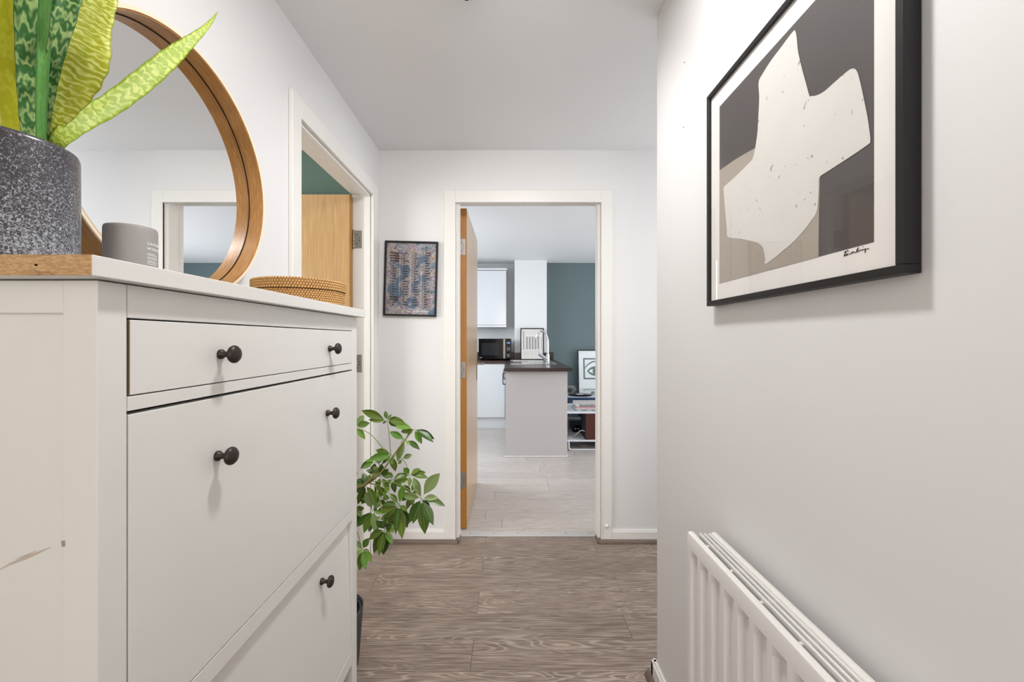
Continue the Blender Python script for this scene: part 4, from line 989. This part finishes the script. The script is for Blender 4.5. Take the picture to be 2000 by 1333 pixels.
# books
def book(x0, x1, y0, y1, z0, z1, cov, label, extra=None, grp='books stacked on the white bench'):
    o = thing('book', ((x0+x1)/2, (y0+y1)/2, z0), label, 'book')
    o['group'] = grp
    b = B(); b.box((x0,y0,z0),(x1,y1,z0+.002)).box((x0,y0,z1-.002),(x1,y1,z1)).box((x0,y0,z0+.002),(x1,y0+.003,z1-.002)); b.build('cover', cov, o)
    bx('pages', (x0+.003,y0+.003,z0+.0021),(x1-.003,y1-.003,z1-.0021), PAPER, o)
    return o
g1 = mat('book_grey', (120,134,140), .4); p1 = mat('book_pink', (196,96,120), .4); w1 = mat('book_white', (226,224,222), .4)
o = book(.728, 1.02, 4.56, 4.86, .4275, .4395, g1, 'grey magazine at the bottom of the book stack')
for a in (.75, .86, .97): bx('title_print', (a, 4.5593, .4305), (a+.045, 4.5599, .4365), PAPER, o)
o = book(.735, 1.01, 4.575, 4.86, .4397, .4490, w1, 'thin white paperback just above the magazine')
o = book(.752, 1.02, 4.585, 4.86, .4492, .4640, p1, 'pink spined book in the middle of the stack')
bx('spine_stripe', (.753, 4.5844, .4545), (1.019, 4.5849, .4590), w1, o)
o = book(.745, 1.03, 4.59, 4.87, .4642, .5000, mat('book_pattern', (206,202,198), .5, noise=.0), 'thick patterned cream book on top of the stack')
tm = text_mesh('CCC CAMMOARBERS', .016, .0001, 1.2)
b = B(); xx = .775
for k in range(20):
    l_ = rng.uniform(.004,.009); b.box((xx, 4.5893, .4675), (xx+l_, 4.5899, .4675+rng.uniform(.008,.012))); xx += l_+.0035
    b.box((xx-.006, 4.5893, .482+rng.uniform(0,.004)), (xx+rng.uniform(.001,.006), 4.5899, .488+rng.uniform(0,.006)))
b.build('spine_lettering', INK, o)
# eye poster
ep = thing('framed_poster', (1.24, 5.95, .43), 'large black framed poster of a green line eye leaning on the green wall', 'picture')
EW, EH = .505, .645; tilt = math.radians(-7)
ep.location = (.99+EW/2, 5.955, .4278+.002+EH/2*math.cos(tilt)-.06); ep.rotation_euler = (tilt, 0, 0)
ep.location = (.99+EW/2, 5.985, .4285+EH/2*math.cos(tilt))
frame_parts(ep, EW, EH, .013, .022, BLACKF, 0)
local(B().box((-EW/2+.01,-.012,-EH/2+.01),(EW/2-.01,-.005,EH/2-.01)), 'print_sheet', mat('poster_white', (226,232,232), .6), ep)
EG = mat('eye_green', (92,116,110), .7); yy = -.0125
zc_ = EH/2-.275; hw, hh, t_ = .172, .155, .022
b = B()
for q in ((-hw,-hh,hw,-hh+t_),(-hw,hh-t_,hw,hh),(-hw,-hh+t_,-hw+t_,hh-t_),(hw-t_,-hh+t_,hw,hh-t_)): b.poly([(q[0],yy,zc_+q[1]),(q[2],yy,zc_+q[1]),(q[2],yy,zc_+q[3]),(q[0],yy,zc_+q[3])])
def ribbon(bb, fa, fb, n=28):
    for i in range(n):
        a0, a1, b0, b1 = fa(i/n), fa((i+1)/n), fb(i/n), fb((i+1)/n)
        bb.poly([(a0[0],yy-.0002,zc_+a0[1]),(a1[0],yy-.0002,zc_+a1[1]),(b1[0],yy-.0002,zc_+b1[1]),(b0[0],yy-.0002,zc_+b0[1])])
iw = .150
ribbon(b, lambda t: (-iw+2*iw*t, .015+.100*math.sin(PI*t)**.8), lambda t: (-iw+2*iw*t, -.01+.100*math.sin(PI*t)**.8+.004))
def lens(s, k): return lambda t: ((-.118+.236*t)*s, -.035+k*(.070*s)*math.sin(PI*t)**.75)
ribbon(b, lens(1,1), lens(.80,.62)); ribbon(b, lens(1,-1), lens(.80,-.62))
b.poly([(.038*math.cos(2*PI*i/28), yy-.0004, zc_-.035+.044*math.sin(2*PI*i/28)) for i in range(28)])
local(b, 'eye_drawing', EG, ep)
local(B().box((-EW/2+.011,-.0170,-EH/2+.011),(EW/2-.011,-.0158,EH/2-.011)), 'glass', GLASS, ep)
# wall socket with plugs
so = thing('wall_socket', (.95, KYB, .47), 'steel double wall socket low on the blue green wall', 'socket')
bx('face_plate', (.855, KYB-.008, .425), (1.000, KYB-.0005, .545), mat('socket_steel', (150,156,158), .35, metal=.6), so, .003, 2)
for x_ in (.918, .938): bx('switch', (x_, KYB-.013, .508), (x_+.010, KYB-.008, .526), TRIM, so, .001)
tag(B().lathe([(0,KYB-.009),(.026,KYB-.009),(.028,KYB-.02),(.024,KYB-.042),(0,KYB-.044)], (.965,0,.480), 'Y', 28).build('power_plug', TRIM, None, True), 'round white plug in the wall socket', 'plug')
tag(B().box((.862,KYB-.05,.445),(.905,KYB-.009,.500),.004,2).build('power_adapter', BLACKG), 'square black adapter in the wall socket', 'plug')
